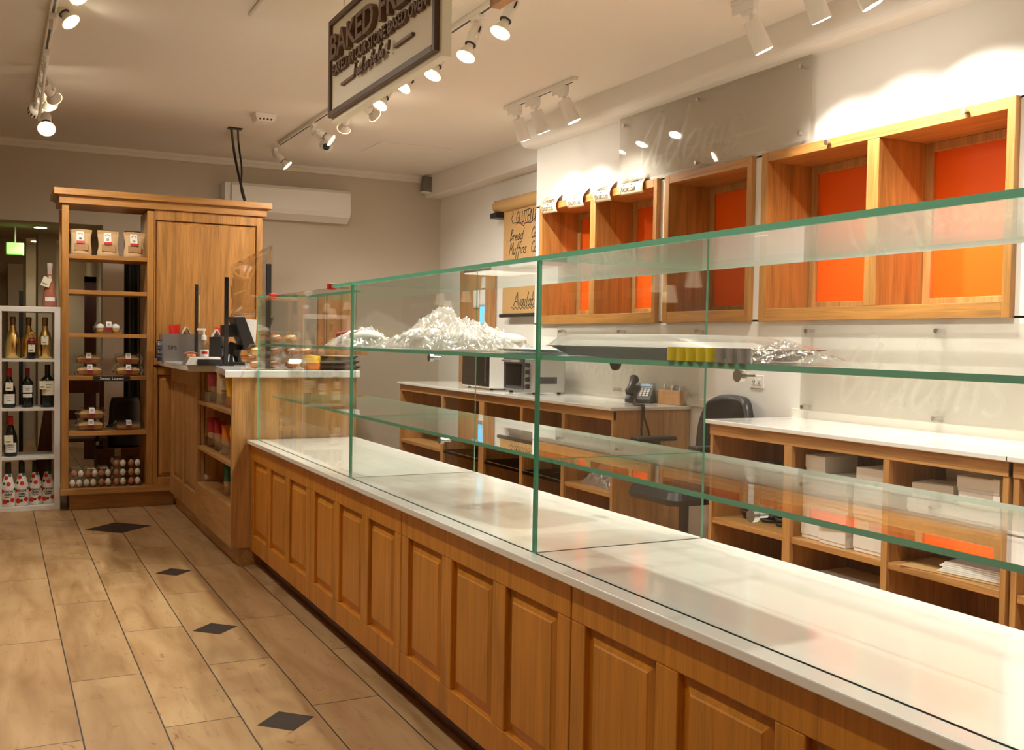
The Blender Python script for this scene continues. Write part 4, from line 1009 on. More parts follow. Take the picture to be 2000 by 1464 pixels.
# cupcakes
x0 = px(211, 640, Y=8.17).x
clamshell('clear box of cupcakes alone on the middle shelf', (x0, 8.17, 1.293), .20, .135, .088, 'clear loaf boxes')
for i, dx in enumerate((-.056, .050)):
    for j, dy in enumerate((-.034, .034)):
        c = Vector((x0 + dx, 8.17 + dy, 1.297)); t = thing('cupcake', 'white frosted cupcake at the %s of the clear box, %s row' % (('left', 'right')[i], ('front', 'back')[j]), 'cupcake', c, 'cupcakes in the clear box')
        MB().lathe([(0, 0), (.018, 0), (.026, .035), (0, .036)], c, 20).build('sponge_base', 'sponge', t)
        MB().lathe([(.028, .034), (.031, .042), (.026, .056), (.012, .067), (0, .070)], c, 20).build('frosting', 'cream', t)
# name strip
p0, p1 = px(182, 740, Y=8.015), px(254, 745, Y=8.015)
t = thing('shelf_sign', 'small black shelf strip reading Sweet Loaves', 'sign', ((p0.x + p1.x) / 2, 8.0, .95))
MB().box(p0.x, p1.x, 8.012, 8.018, .945, .981).build('strip', 'black', t)
k = MB(); text(k, 'Sweet Loaves', fr_south(((p0.x + p1.x) / 2, 8.0119, .955)), .030, .0006, align='CENTER', sx=1.0); k.build('lettering', 'paper', t)
# eggs: 12 clear cartons, end-on, two eggs showing in each
ex = [.530, .626, .728, .832, .936]; rows = [.161, .228, .295]
names = ['first', 'second', 'third', 'fourth', 'fifth']; rown = ['bottom', 'middle', 'top']
eg = MB().sphere((0, 0, 0), .0205, .0205, .0275, 18, 14, egg=-.14)
egg_me = {}
for r, zr in enumerate(rows):
    for k in range(5):
        if r == 2 and k < 3: continue
        x = ex[k] + (.012 if (r == 1 and k < 2) else 0); yc = 8.17 + (.01 if r else 0)
        t = thing('egg_carton', 'clear egg carton in the %s row, %s from the left' % (rown[r], names[k]), 'egg carton', (x, yc, zr), 'clear egg cartons')
        cm = MB()
        for s in (-1, 1):
            for q in range(5):
                cm.lathe([(.006, .001), (.018, .012), (.0235, .030)], (x + s * .0235, yc - .09 + .046 * q, zr), 10)
        cm.build('tray', 'clear_plastic', t)
        lid = MB().frustum((x - .048, x + .048, yc - .118, yc + .118), (x - .036, x + .036, yc - .104, yc + .104), zr + .032, zr + .0655); lid.f.pop(0); lid.mi.pop(0); lid.sm.pop(0)
        lid.build('lid', 'clear_plastic', t, bevel=.006)
        if r == 1 and k in (1, 2): MB().box(x - .030, x + .030, yc - .09, yc + .09, zr + .0657, zr + .0662).build('label', 'tag_paper', t)
        for s in (-1, 1):
            brown = (s < 0) and not (r == 0 and k < 2)
            nm = 'shell_brown' if brown else 'shell_white'
            if nm not in egg_me: egg_me[nm] = eg.build('egg', nm); o = egg_me[nm]
            else: o = egg_me[nm].copy(); COL.objects.link(o)
            o.location = (x + s * .0235, yc - .09, zr + .0335)
            if s < 0 or True: tag(o, '%s egg at the %s of the %s carton, %s row' % ('brown' if brown else 'white', 'left' if s < 0 else 'right', names[k], rown[r]), 'egg', 'eggs in clear cartons')

# ================================================================== SNACK BAGS IN THE CHECKOUT COUNTER
def snack(yy, base, zt, w_, h, cols, split, label, seed, d=.055, xx=1.262):
    c = Vector((xx, yy, zt + .001))
    t = thing('snack_bag', label, 'bag', c, 'snack bags in the checkout counter')
    pouch(MB(), c, w_ * .72, h, d * 1.7, 'S', lambda u, v: 1 if v > split else 0, seed).build('bag', [cols[0], cols[1]], t)
    return t, c
snack(6.70, 785, .868, .13, .175, ('snack_bits', 'pink_pack'), .58, 'pink-topped bag of seed snacks on the top counter shelf', 11)
t, c = snack(6.42, 790, .868, .125, .205, ('kraft_light', 'kraft_light'), .5, 'pale kraft snack bag with white label on the top counter shelf', 12)
MB().box(c.x - .022, c.x + .016, c.y - .042, c.y - .03, c.z + .09, c.z + .165).build('label', 'paper', t); MB().box(c.x - .022, c.x + .018, c.y - .048, c.y - .03, c.z + .035, c.z + .075).build('window', 'snack_bits', t, bevel=.006)
snack(6.14, 795, .868, .12, .175, ('orange_pack', 'yellow_pack'), .35, 'bright yellow and orange snack bag on the top counter shelf', 13)
snack(5.93, 798, .868, .12, .175, ('orange_pack', 'yellow_pack'), .45, 'yellow snack bag nearest the counter end panel', 14)
snack(6.74, 880, .575, .105, .185, ('snack_bits', 'red_pack'), .5, 'first red snack bag at the left of the middle shelf', 15)
snack(6.52, 890, .575, .105, .185, ('snack_bits', 'red_pack'), .55, 'second red snack bag on the middle counter shelf', 16)
snack(6.26, 900, .575, .12, .18, ('snack_bits', 'orange_pack'), .48, 'orange snack bag on the middle counter shelf', 17)
snack(6.02, 905, .575, .12, .185, ('orange_pack', 'yellow_pack'), .7, 'orange bag with folded yellow top on the middle shelf', 18)
snack(6.22, 950, .335, .10, .19, ('snack_bits', 'green_pack'), .42, 'first green snack bag on the bottom counter shelf', 19)
snack(5.95, 962, .335, .10, .185, ('snack_bits', 'green_pack'), .42, 'second green snack bag near the counter end panel', 20)
# ================================================================== ON THE CHECKOUT WORKTOP
ZT = 1.10
# acrylic tip box
a, b = px(318, 705, Z=ZT), px(395, 709, Z=ZT)
ty = 7.78; x0, x1 = px(317, 690, Y=ty).x, px(398, 690, Y=ty).x; zt = px(350, 652, Y=ty).z
t = thing('tip_box', 'grey acrylic tip box on the far end of the checkout', 'tip box', ((x0 + x1) / 2, ty + .08, ZT))
mb = MB().box(x0, x1, ty, ty + .005, ZT, zt).box(x0, x1, ty + .155, ty + .16, ZT, zt).box(x0, x0 + .005, ty + .005, ty + .155, ZT, zt).box(x1 - .005, x1, ty + .005, ty + .155, ZT, zt).box(x0 + (x1 - x0) * .44, x0 + (x1 - x0) * .44 + .005, ty + .005, ty + .155, ZT, zt)
mb.build('acrylic_box', 'grey_acrylic', t)
k = MB(); text(k, 'TIPS', fr_south((x0 + .036, ty - .0005, ZT + .085)), .042, .0006, sx=.85, bold=.0006); k.build('lettering', 'ink', t)
# booklet
bx0, bx1 = px(308, 690, Y=7.90).x, px(318, 690, Y=7.90).x
t = thing('booklet', 'narrow blue booklet standing left of the tip box', 'booklet', (bx0, 7.9, ZT))
zz0, zz1 = ZT, px(312, 664, Y=7.9).z
MB().box(bx0 - .002, bx1 + .06, 7.90, 7.905, zz0 + .0, zz1).build('cover', 'blue_cover', t)
k = MB(); text(k, 'EL', fr_south((bx0, 7.8995, zz0 + .115)), .040, .0004, sx=.8, bold=.0008); text(k, 'LD', fr_south((bx0 + .001, 7.8995, zz0 + .055)), .032, .0004, sx=.8, bold=.0006); k.build('title_lettering', 'paper', t)
k = MB(); text(k, 'IVE', fr_south((bx0, 7.8995, zz0 + .086)), .026, .0004, sx=.75); text(k, 'est.', fr_south((bx0, 7.8995, zz0 + .03)), .02, .0004); k.build('small_lettering', 'pale_blue', t)
# red packs and tent cards behind the tip box
for p, yb, lab in ((341, 650, 'red packet standing behind the left of the tip box'), (430, 662, 'red packet behind the sanitizer and the nearer post')):
    y = 7.95; c = px(p, yb, Y=y); c.z = ZT
    t = thing('red_packet', lab, 'packet', c, 'red packets at the checkout')
    h = px(p, 634 if p < 400 else 640, Y=y).z - ZT
    pouch(MB(), c, .085, h, .03, 'S', None, int(p)).build('pouch', 'red', t)
for p, lab in ((362, 'white tent card behind the tip box'), (421, 'white tent card behind the sanitizer bottle')):
    y = 7.98 if p < 400 else 7.6; q = px(p, 640, Y=y); c = Vector((q.x, y, ZT)); zt_ = px(p, 638 if p < 400 else 643, Y=y).z
    t = thing('tent_card', lab, 'card', c, 'white tent cards at the checkout')
    MB().box(c.x - .04, c.x + .04, y - .02, y + .02, ZT, zt_ - .055).build('stand', 'black', t)
    MB().obox((c.x - .012, y, zt_ - .027), (.022, 0, .0) if False else (.014, 0, .027), (0, .035, 0), (.0012, 0, -.0006)).obox((c.x + .022, y, zt_ - .027), (.014, 0, -.027), (0, .035, 0), (.0012, 0, .0006)).build('card', 'paper', t)
# sanitizer
c = px(398, 712, Z=ZT); zt_ = px(396, 641, Y=c.y).z; h = zt_ - ZT
t = thing('pump_bottle', 'clear pump bottle of hand sanitizer by the card terminal', 'bottle', c)
MB().lathe([(0, .001), (.030, .001), (.033, .01), (.033, h * .52), (.026, h * .62), (.013, h * .66), (.013, h * .70)], c, 24).build('bottle_body', 'clear_plastic', t)
MB().lathe([(0, .004), (.029, .004), (.029, h * .42), (0, h * .42)], c, 20).build('gel', 'clear_plastic', t)
MB().lathe([(.017, h * .68), (.017, h * .80), (.006, h * .82), (.006, h * .95), (0, h * .95)], c, 18).box(c.x - .046, c.x + .012, c.y - .008, c.y + .008, c.z + h * .94, c.z + h).build('pump', 'white_plastic', t, bevel=.002)
l = label_band(MB(), c, .0338, h * .13, h * .42, 1.8).build('label', 'paper', t); label_band(MB(), c, .0342, h * .13, h * .22, 1.8).build('green_band', 'green_label', l); label_band(MB(), c, .0342, h * .30, h * .37, 1.2).build('red_band', 'red', l)
# gift parcel, card terminal
c = px(373, 712, Z=ZT); t = thing('gift_parcel', 'tiny wrapped sweet parcel with pink ribbon beside the terminal', 'parcel', c)
MB().box(c.x - .028, c.x + .028, c.y - .02, c.y + .02, ZT + .001, ZT + .07).build('wrapper', 'pastry_yellow', t, bevel=.004)
MB().box(c.x - .007, c.x + .007, c.y - .021, c.y + .021, ZT + .001, ZT + .0715).obox((c.x - .02, c.y, ZT + .08), (.022, 0, .006), (0, .008, 0), (0, 0, .003)).obox((c.x + .02, c.y, ZT + .08), (.022, 0, -.006), (0, .008, 0), (0, 0, .003)).build('ribbon', 'skin_pink', t, bevel=.002)
a, b = px(376, 713, Z=ZT), px(420, 715, Z=ZT)
c = (a + b) / 2; t = thing('card_terminal', 'low grey and black card terminal on the worktop edge', 'card terminal', c)
L_ = (b - a).length / 2
MB().frustum((c.x - L_, c.x + L_, c.y - .01, c.y + .14), (c.x - L_ * .75, c.x + L_ * .92, c.y + .005, c.y + .13), ZT + .001, ZT + .055).build('body', 'silver_paint', t, bevel=.006)
MB().box(c.x - L_ * .35, c.x + L_ * .98, c.y - .016, c.y - .008, ZT + .004, ZT + .042).build('front_pad', 'black', t, bevel=.003)
# till screen
yq = 6.75
P = lambda x, y, Y=yq: px(x, y, Y=Y)
t = thing('till_screen', 'black tilted till screen seen from behind with a paper on it', 'till', (P(472, 715).x, yq, ZT))
q = [P(456, 617), P(478, 617), P(502, 682), P(478, 684)]
sc_ = MB(); d3 = Vector((.02, .30, 0))
sc_.add([q[0], q[1], q[2], q[3], q[0] + d3, q[1] + d3, q[2] + d3, q[3] + d3], [(0, 3, 2, 1), (4, 5, 6, 7), (0, 1, 5, 4), (1, 2, 6, 5), (2, 3, 7, 6), (3, 0, 4, 7)])
sc_.build('screen_housing', 'black', t, bevel=.006)
MB().sweep([P(470, 672) + Vector((0, .14, 0)), P(462, 690) + Vector((0, .14, 0)), P(466, 706) + Vector((0, .14, 0))], [.045, .055, .05], 16).build('stand_neck', 'black_gloss', t)
b_ = P(466, 712); MB().box(b_.x - .10, b_.x + .08, yq + .04, yq + .24, ZT + .001, ZT + .022).sweep([(b_.x - .02, yq + .14, ZT + .02), (b_.x - .02, yq + .14, ZT + .08)], [.075, .045], 18).build('stand_base', 'black_gloss', t, bevel=.005)
b_ = P(446, 640); MB().box(b_.x - .01, b_.x + .09, yq + .10, yq + .22, b_.z - .06, b_.z + .02).build('rear_display', 'black', t, bevel=.006)
pc = P(494, 640); MB().add([P(480, 621) + d3 * .5, P(509, 624) + d3 * .5, P(505, 688) + d3 * .5, P(500, 680) + d3 * .5, ], [(0, 1, 2, 3)]).build('taped_paper', 'paper', t, solid=.001)
# scanner
c = px(436, 706, Z=ZT); c.y += .05
t = thing('barcode_scanner', 'dark handheld scanner on a stand behind the nearer post', 'scanner', c)
MB().lathe([(0, .001), (.055, .001), (.055, .012), (.02, .03), (.014, .10), (0, .10)], c, 20).build('stand', 'black', t)
MB().sweep([c + Vector((.02, .02, .09)), c + Vector((.0, 0, .16)), c + Vector((-.05, -.02, .19))], [.02, .024, .034], 14).build('scan_head', 'dark_grey', t)
# posts with acrylic sheets
posts = []
for (xb, yb, yt, w_) in ((383, 698, 555, .022), (441.5, 714, 541, .024), (523, 722, 515, .026)):
    b_ = px(xb, yb, Y=7.72) if xb < 400 else px(xb, yb, Z=ZT)
    b_.z = ZT; zt_ = px(xb, yt, Y=b_.y).z
    posts.append((b_, zt_, w_))
names = ['farthest, beside the tip box', 'middle, in front of the till', 'nearest, in front of the pastry boxes']
for i, (b_, zt_, w_) in enumerate(posts):
    t = thing('shield_post', 'black upright post of the acrylic shield, ' + names[i], 'post', b_, 'black posts of the acrylic shield')
    MB().box(b_.x - w_ / 2, b_.x + w_ / 2, b_.y - .012, b_.y + .012, ZT + .004, zt_).build('upright', 'black', t, bevel=.002)
    MB().box(b_.x - .045, b_.x + .045, b_.y - .035, b_.y + .035, ZT, ZT + .004).build('foot_plate', 'black', t)
    if i == 0: MB().box(b_.x + w_ / 2 + .002, b_.x + w_ / 2 + .012, b_.y - .0125, b_.y - .011, zt_ - .28, zt_ - .08).build('yellow_strip', 'yellow_item', t)
    if i == 2: MB().box(b_.x - w_ / 2 - .006, b_.x + w_ / 2 + .012, b_.y - .02, b_.y + .02, ZT + .135, ZT + .19).build('tape_wrap', 'clear_plastic', t)
def sheet(label, A, B, z0, z1, z1b):
    t = thing('acrylic_sheet', label, 'shield', A, 'clear acrylic shields at the checkout')
    A = Vector(A); B = Vector(B); v = []
    n_ = (B - A).cross(Vector((0, 0, 1))).normalized() * .003
    mb = MB()
    def fn(u, v_):
        p = A.lerp(B, u); bow = .025 * math.sin(u * math.pi) * math.sin(v_ * math.pi)
        top = z1 + (z1b - z1) * u
        return Vector((p.x, p.y, z0 + (top - z0) * v_)) + n_ / .003 * bow
    mb.grid(fn, 10, 10)
    return mb.build('clear_sheet', 'acrylic', t, solid=.004)
p1, p2 = posts[1][0], posts[2][0]
zb1 = px(446, 619, Y=p1.y).z
sheet('bowed clear acrylic sheet between the two nearer posts', (p1.x + .016, p1.y - .02, 0), (p2.x + .014, p2.y - .02, 0), zb1, px(446, 520, Y=p1.y).z, px(528, 478, Y=p2.y).z)
sheet('clear acrylic strip over the farthest black post', (posts[0][0].x - .01, posts[0][0].y - .016, 0), (posts[0][0].x + .062, posts[0][0].y - .016, 0), ZT + .005, posts[0][1], posts[0][1])
# coiled handset cord
c = px(530, 640, Y=5.95); pts = [Vector((c.x + .012 * math.cos(k * .9), c.y + .012 * math.sin(k * .9), c.z + .06 - k * .0018)) for k in range(76)]
pts = [p + Vector((-.02 * math.sin(i / 75 * math.pi) ** 2, 0, 0)) for i, p in enumerate(pts)]
tag(MB().sweep(pts, .0032, 6).build('coiled_cord', 'black', loc=c), 'black coiled cord hanging beside the nearest shield post', 'cord')
# pastry boxes
def pastry_box(x, y, z, label, seed, w_=.19, d=.14, h=.072):
    t = clamshell(label, (x, y, z), w_, d, h, 'clear pastry boxes on the checkout', sticker=False)
    random.seed(seed)
    for k in range(2):
        cx = x - .045 + .09 * k + random.uniform(-.005, .005)
        def fn(u, v, cx=cx):
            a = u * 2 * math.pi; q = v * math.pi; R_ = math.sin(q)
            n_ = 1 + .12 * noise.noise(Vector((u * 6, v * 6, seed + k)))
            return (cx + .036 * R_ * math.cos(a) * n_, y + .048 * R_ * math.sin(a) * n_, z + .030 - .024 * math.cos(q) * n_)
        o = MB().grid(lambda u, v: fn(1 - u, v), 16, 10).build('pastry', 'filling' if (seed + k) % 3 else 'pastry_yellow', loc=(cx, y, z))
        tag(o, 'glazed pastry at the %s of the %s' % (('left', 'right')[k], label.replace('clear pastry box ', 'pastry box ')), 'pastry', 'pastries in clear boxes')
        st = MB()
        for j in range(3):
            st.sweep([Vector(fn((.62 + .26 * q / 8), .55 + .12 * j / 3 + .02 * q)) + Vector((0, -.001, .003)) for q in range(9)], .0022, 5)
        st.build('icing_strip', 'cream', o)
yb = 5.88
X_ = lambda p, y=yb: px(p, 710, Y=y).x
pastry_box(X_(516), yb + .02, ZT + .001, 'clear pastry box at the bottom left of the pile', 1)
pastry_box(X_(582), yb, ZT + .001, 'clear pastry box at the bottom right of the pile', 2)
pastry_box(X_(519), yb + .02, ZT + .075, 'clear pastry box at the left of the second layer', 3)
pastry_box(X_(583), yb + .01, ZT + .075, 'clear pastry box at the right of the second layer', 4)
pastry_box(X_(553), yb + .02, ZT + .149, 'clear pastry box on top of the pile', 5, w_=.24)
# sandwich trays
for k in range(3):
    c = Vector((X_(656, 5.9), 5.91, ZT + .001 + .030 * k)); sm = 1 - .06 * k
    t = thing('party_tray', 'black round platter of wrapped food, %s of the stack' % ('bottom', 'middle', 'top')[k], 'platter', c, 'stacked black platters')
    MB().lathe([(0, .001), (.125 * sm, .001), (.150 * sm, .018), (.153 * sm, .022), (.146 * sm, .020), (.12 * sm, .006), (0, .006)], c, 36).build('platter', 'black', t)
    MB().lathe([(0, .008), (.11 * sm, .008), (.125 * sm, .022), (0, .025)], c, 30).build('filling', 'pastry_yellow' if k == 2 else 'filling', t)
    MB().lathe([(.15 * sm, .023), (.13 * sm, .028), (0, .0285)], c, 30).build('film', 'wrap_film', t)
c = Vector((X_(612, 5.83), 5.84, ZT + .001)); t = thing('wrapped_sandwich', 'wrapped orange snack packet beside the black platters', 'packet', c)
pouch(MB(), c, .10, .085, .06, 'S', lambda u, v: 0 if v < .5 else 1, 31).build('wrapper', ['orange_pack', 'yellow_pack'], t)

# ================================================================== ON THE GLASS SHELVES
ZG = 1.2525
def bread(label, c, rx, ry, rz, rot, seed, mt='sponge'):
    c = Vector(c); mb = MB()
    def fn(u, v):
        a = u * 2 * math.pi; q = v * math.pi; n_ = 1 + .14 * noise.noise(Vector((math.cos(a) * 1.5 + seed, math.sin(a) * 1.5, q)))
        x_, y_ = rx * math.sin(q) * math.cos(a) * n_, ry * math.sin(q) * math.sin(a) * n_
        return (c.x + x_ * math.cos(rot) - y_ * math.sin(rot), c.y + x_ * math.sin(rot) + y_ * math.cos(rot), c.z + rz - rz * math.cos(q) * n_)
    mb.grid(lambda u, v: fn(1 - u, v), 20, 12)
    return tag(mb.build('bread_roll', mt, loc=c), label, 'bread', 'pale rolls in the plastic bags')
def plastic_bag(label, c, L, W, Hh, seed, peak=(.35, .5), mt='plastic_film', rot=0):
    """crumpled clear bag lying over its contents: a folded closed sheet"""
    c = Vector(c); mb = MB()
    def ht(u, v):
        a, b = u * 2 - 1, v * 2 - 1
        base = max(0, 1 - abs(a) ** 3) ** .6 * max(0, 1 - abs(b) ** 3) ** .6
        pk = math.exp(-((u - peak[0]) ** 2 + (v - peak[1]) ** 2) / .05)
        r = 0; f_ = 6.5; am = .6
        for o in range(4):
            r += am * (1 - abs(noise.noise(Vector((u * f_ + seed, v * f_ * .7, seed * 1.7 + o))) * 2)); f_ *= 2.1; am *= .55
        return base * Hh * (.42 + .42 * pk + .40 * (r - .55))
    def edge(u, v):
        a, b = u * 2 - 1, v * 2 - 1
        k = 1 + .10 * noise.noise(Vector((a * 2 + seed, b * 2, 3)))
        x_, y_ = a * W / 2 * k, b * L / 2 * k
        return x_ * math.cos(rot) - y_ * math.sin(rot), x_ * math.sin(rot) + y_ * math.cos(rot)
    def top(u, v): x_, y_ = edge(u, v); return (c.x + x_, c.y + y_, c.z + .003 + max(0, ht(u, v)))
    def bot(u, v): x_, y_ = edge(u, v); return (c.x + x_, c.y + y_, c.z + .001)
    mb.grid(top, 60, 76, 0, True); mb.grid(lambda u, v: bot(1 - u, v), 8, 8)
    return tag(mb.build('plastic_bag', mt, loc=c), label, 'bag', 'clear plastic bags on the glass shelf')
y_ = 3.62
a = px(850, 640, Y=3.5)
plastic_bag('clear crumpled bag of flat pale rolls on the glass shelf', (1.585, 3.62, ZG), .60, .42, .165, 2.3, (.45, .62))
plastic_bag('clear crumpled bag nearest the viewer over the flatbreads', (1.52, 3.36, ZG + .002), .36, .30, .105, 5.1, (.4, .5))
random.seed(4)
for k, (x, y, r1, r2, h, ro) in enumerate(((1.50, 3.40, .085, .10, .030, .2), (1.56, 3.52, .09, .10, .034, .8), (1.49, 3.66, .10, .12, .038, .1), (1.66, 3.60, .10, .11, .045, 1.1), (1.56, 3.80, .09, .10, .036, .5), (1.70, 3.42, .08, .09, .03, .4))):
    bread('pale flat roll in the clear bag, %s' % ('nearest the viewer', 'second from the viewer', 'in the middle of the front row', 'in the middle of the back row', 'nearest the far glass divider', 'at the near back corner')[k], (x, y, ZG + .006), r1, r2, h, ro, k, 'kraft_light' if k % 3 == 1 else 'sponge' if k == 9 else 'cream')
plastic_bag('smaller bag with red print past the far glass divider', (1.46, 4.36, ZG), .40, .24, .095, 9.4, (.5, .3))
for k, (x, y) in enumerate(((1.45, 4.26), (1.46, 4.44))): bread('pale roll in the red-printed bag, %s' % ('nearer half', 'far half')[k], (x, y, ZG + .005), .07, .075, .034, .3, 20 + k, 'cream')
for k, (x, y) in enumerate(((1.40, 4.50), (1.41, 4.33))):
    tag(MB().sweep([(x, y, ZG + .02), (x - .01, y - .02, ZG + .05), (x + .02, y - .06, ZG + .062)], [.012, .016, .010], 8).build('red_print', 'red_ink', loc=(x, y, ZG)), 'red printed tie on the smaller bag, ' + ('far' if k == 0 else 'near'), 'tie', 'red ties of the smaller bag')
# tray under film
c = Vector((1.50, 1.95, ZG)); t = thing('party_tray', 'long black catering tray under a clear domed lid on the shelf', 'platter', c)
def rr(x0, x1, y0, y1, r, n=6):
    o = []
    for cx, cy_, a0 in ((x1 - r, y1 - r, 0), (x0 + r, y1 - r, 90), (x0 + r, y0 + r, 180), (x1 - r, y0 + r, 270)):
        for k in range(n + 1):
            a = math.radians(a0 + 90 * k / n); o.append((cx + r * math.cos(a), cy_ + r * math.sin(a)))
    return o
def loft(mb, loops, mi=0, cap0=True, cap1=True):
    n = len(loops[0][0]); v = []
    for lp, z in loops: v += [(x, y, z) for x, y in lp]
    fs = [(i * n + k, i * n + (k + 1) % n, (i + 1) * n + (k + 1) % n, (i + 1) * n + k) for i in range(len(loops) - 1) for k in range(n)]
    if cap0: fs.append(tuple(range(n))[::-1])
    if cap1: fs.append(tuple(range((len(loops) - 1) * n, len(loops) * n)))
    return mb.add(v, fs, mi, False)
ya, yb2 = px(1068, 690, X=1.36).y, px(1412, 700, X=1.36).y
x0, x1 = 1.35, 1.66
z = ZG
loft(MB(), [(rr(x0 + .03, x1 - .03, yb2 + .05, ya - .05, .05), z + .001), (rr(x0, x1, yb2, ya, .05), z + .026), (rr(x0 - .012, x1 + .012, yb2 - .012, ya + .012, .055), z + .028), (rr(x0 + .004, x1 - .004, yb2 + .004, ya - .004, .05), z + .024)]).build('tray', 'black', t)
loft(MB(), [(rr(x0 - .006, x1 + .006, yb2 - .006, ya + .006, .055), z + .029), (rr(x0 + .01, x1 - .01, yb2 + .12, ya - .015, .06), z + .050), (rr(x0 + .04, x1 - .04, yb2 + .16, ya - .05, .06), z + .058)], cap0=False).build('domed_lid', 'plastic_film', t)
loft(MB(), [(rr(x0 + .012, x1 - .02, yb2 + .10, ya - .03, .05), z + .0265), (rr(x0 + .03, x1 - .04, yb2 + .18, ya - .07, .05), z + .042)]).build('contents', 'cream', t)
random.seed(2)
for k in range(8):
    yy = 1.835 - .034 * k
    mt_ = 'yellow_item' if k < 5 else 'silver_paint'
    tag(MB().cyl((x0 - .022, yy, z + .001), (x0 - .022, yy, z + .030), .0145, .0145, 14).build('condiment_cup', mt_, loc=(x0 - .022, yy, z)),
        '%s little tub along the front of the catering tray, %s from the left' % ('yellow' if k < 5 else 'grey', ('first', 'second', 'third', 'fourth', 'fifth', 'sixth', 'seventh', 'eighth')[k]), 'tub', 'little tubs by the catering tray')
plastic_bag('clear film bunched at the near end of the catering tray', (1.43, 1.60, ZG), .16, .22, .045, 12.2, (.5, .5), 'wrap_film')
# papers on the mid shelf
for k in range(4):
    p = px(962, 680, Z=ZG + .006); 
    o = MB().obox((1.72 - .01 * k, 3.02 + .012 * k, ZG + .0015 + .003 * k), (.11, .02, 0), (-.03, .15, 0), (0, 0, .001)).build('paper_sheet', 'paper' if k % 2 else 'pale_blue', loc=(1.72, 3.02, ZG))
    tag(o, 'sheet of paper on the glass shelf left of the middle divider, %s of its pile' % ('bottom', 'second', 'third', 'top')[k], 'paper', 'papers on the glass shelf')
# dark scoop hanging under shelf
c = px(1202, 717, X=1.88)
t = thing('suction_hook', 'round black suction hook under the middle glass shelf', 'hook', (c.x, c.y, 1.24))
MB().cyl((c.x, c.y, 1.239), (c.x, c.y, 1.225), .022, .020, 20).build('mount', 'steel', t); MB().cyl((c.x - .005, c.y, 1.225), (c.x + .005, c.y, 1.225), .03, .03, 22).build('disc', 'black', t)
# ================================================================== CARDS AND KRAFT ROLL
def focaccia_card(pL, pR, words, label, k, w_=.20, back=False):
    yL, yR = px(*pL, X=3.76).y, px(*pR, X=3.76).y
    t = thing('shelf_card', label, 'card', (3.76, (yL + yR) / 2, ZB1), 'handwritten focaccia cards')
    zt_, zb = (ZB1 + .055, ZB1 - .085) if not back else (ZB1 + .07, ZB1 - .075)
    xc = 3.738
    def bend(p):
        v = (p.z - zb) / (zt_ - zb)
        return Vector((xc + .045 * (v - .35) ** 2 * 3.4 - (.0 if not back else -.03 * v) + (p.x - xc), p.y, p.z + .010 * (p.y - yR) / (yL - yR)))
    mb = MB(); mb.grid(lambda u, v: bend(Vector((xc, yL + (yR - yL) * u, zb + (zt_ - zb) * v))), 8, 12)
    mb.build('card', 'card_cream', t, solid=.0012)
    h = MB(); n = len(words); Wd = yL - yR
    for i, s in enumerate(words):
        adv = sum(ST.get(ch, ST[' '])[0] + .08 for ch in s) + .3
        xh = min(.024, Wd * .86 / adv); zz = zt_ - (zt_ - zb) * (.45 if i == 0 else .86)
        hand(h, s, fr_west((xc, yL - .015, zz)), xh, .0042, slant=.3, lift=.0022, bend=bend)
    h.obox(bend(Vector((xc - .003, (yL + yR) / 2, zt_ - (zt_ - zb) * .56))), (.001, 0, 0), (0, .004, 0), (0, 0, .004))
    h.build('handwriting', 'ink', t)
focaccia_card((1060, 415), (1090, 410), ['Rosemary', 'focaccia'], 'handwritten card for rosemary focaccia, first from the left', 0)
focaccia_card((1111, 400), (1143, 393), ['Olive', 'focaccia'], 'handwritten card for olive focaccia, second from the left', 1)
focaccia_card((1163, 385), (1196, 378), ['Tomato', 'focaccia'], 'handwritten card for tomato focaccia, third from the left', 2)
focaccia_card((1212, 372), (1258, 362), ['Olive Rosemary', 'focaccia'], 'wider handwritten card for olive rosemary focaccia, rightmost', 3, back=True)
# kraft roll
XK = 4.10
t = thing('kraft_paper_roll', 'wall roll of kraft paper with a handwritten gluten free list', 'paper roll', (XK, 7.9, 1.5))
yl = px(984, 450, X=XK).y; yr = 7.16
zb = 1.515; zt_ = px(984, 420, X=XK).z + .02
MB().box(XK - .002, XK, yr, yl, zb, zt_ + .03).build('paper_sheet', 'kraft', t)
rc = Vector((XK + .0, 0, zt_ + .062)); MB().cyl((XK - .005, yr - .02, rc.z), (XK - .005, yl + .12, rc.z), .058, .058, 30).build('roll', 'kraft', t)
for yy in (yl + .125, yr - .035): 
    MB().box(XK - .03, XW2 - .003, yy, yy + .014, rc.z - .105, rc.z + .055).build('bracket', 'black', t)
MB().box(XK - .012, XK - .004, yr - .02, yl + .14, zt_ - .02, zt_ + .004).build('cutter_bar', 'black', t) if False else MB().box(XK - .075, XW2 - .003, yl + .005, yl + .135, zt_ - .045, zt_ + .0).build('bracket_arm', 'black', t)
MB().cyl((XK - .006, yr, zb), (XK - .006, yl + .03, zb), .017, .017, 16).build('weight_bar', 'black', t)
def onk(p): return px(*p, X=XK - .003)
h = MB()
def kfr(p): q = onk(p); return fr_west((XK - .0025, q.y, q.z))
hand(h, 'GLUTEN', kfr((1008, 436)), .049, .009, slant=.1)
hand(h, 'F', kfr((1044, 430)), .045, .009, slant=.1)
for p, s, xh in (((990, 472), '. Bread', .050), ((988, 499), '. Muffins', .052), ((1031, 465), '. Cas', .045), ((1030, 493), '. Coo', .048)): hand(h, s, kfr(p), xh, .009, slant=.3)
hand(h, 'Available M', kfr((1003, 598)), .060, .009, slant=.3)
O, U, V, N = kfr((998, 602)); ribbon(h, [Vector((k * .013, .011 * math.sin(k * 1.2))) for k in range(58)], lambda a, b: O + U * a + V * b + N * .0006, .007)
cl = kfr((1003, 430)); O, U, V, N = cl
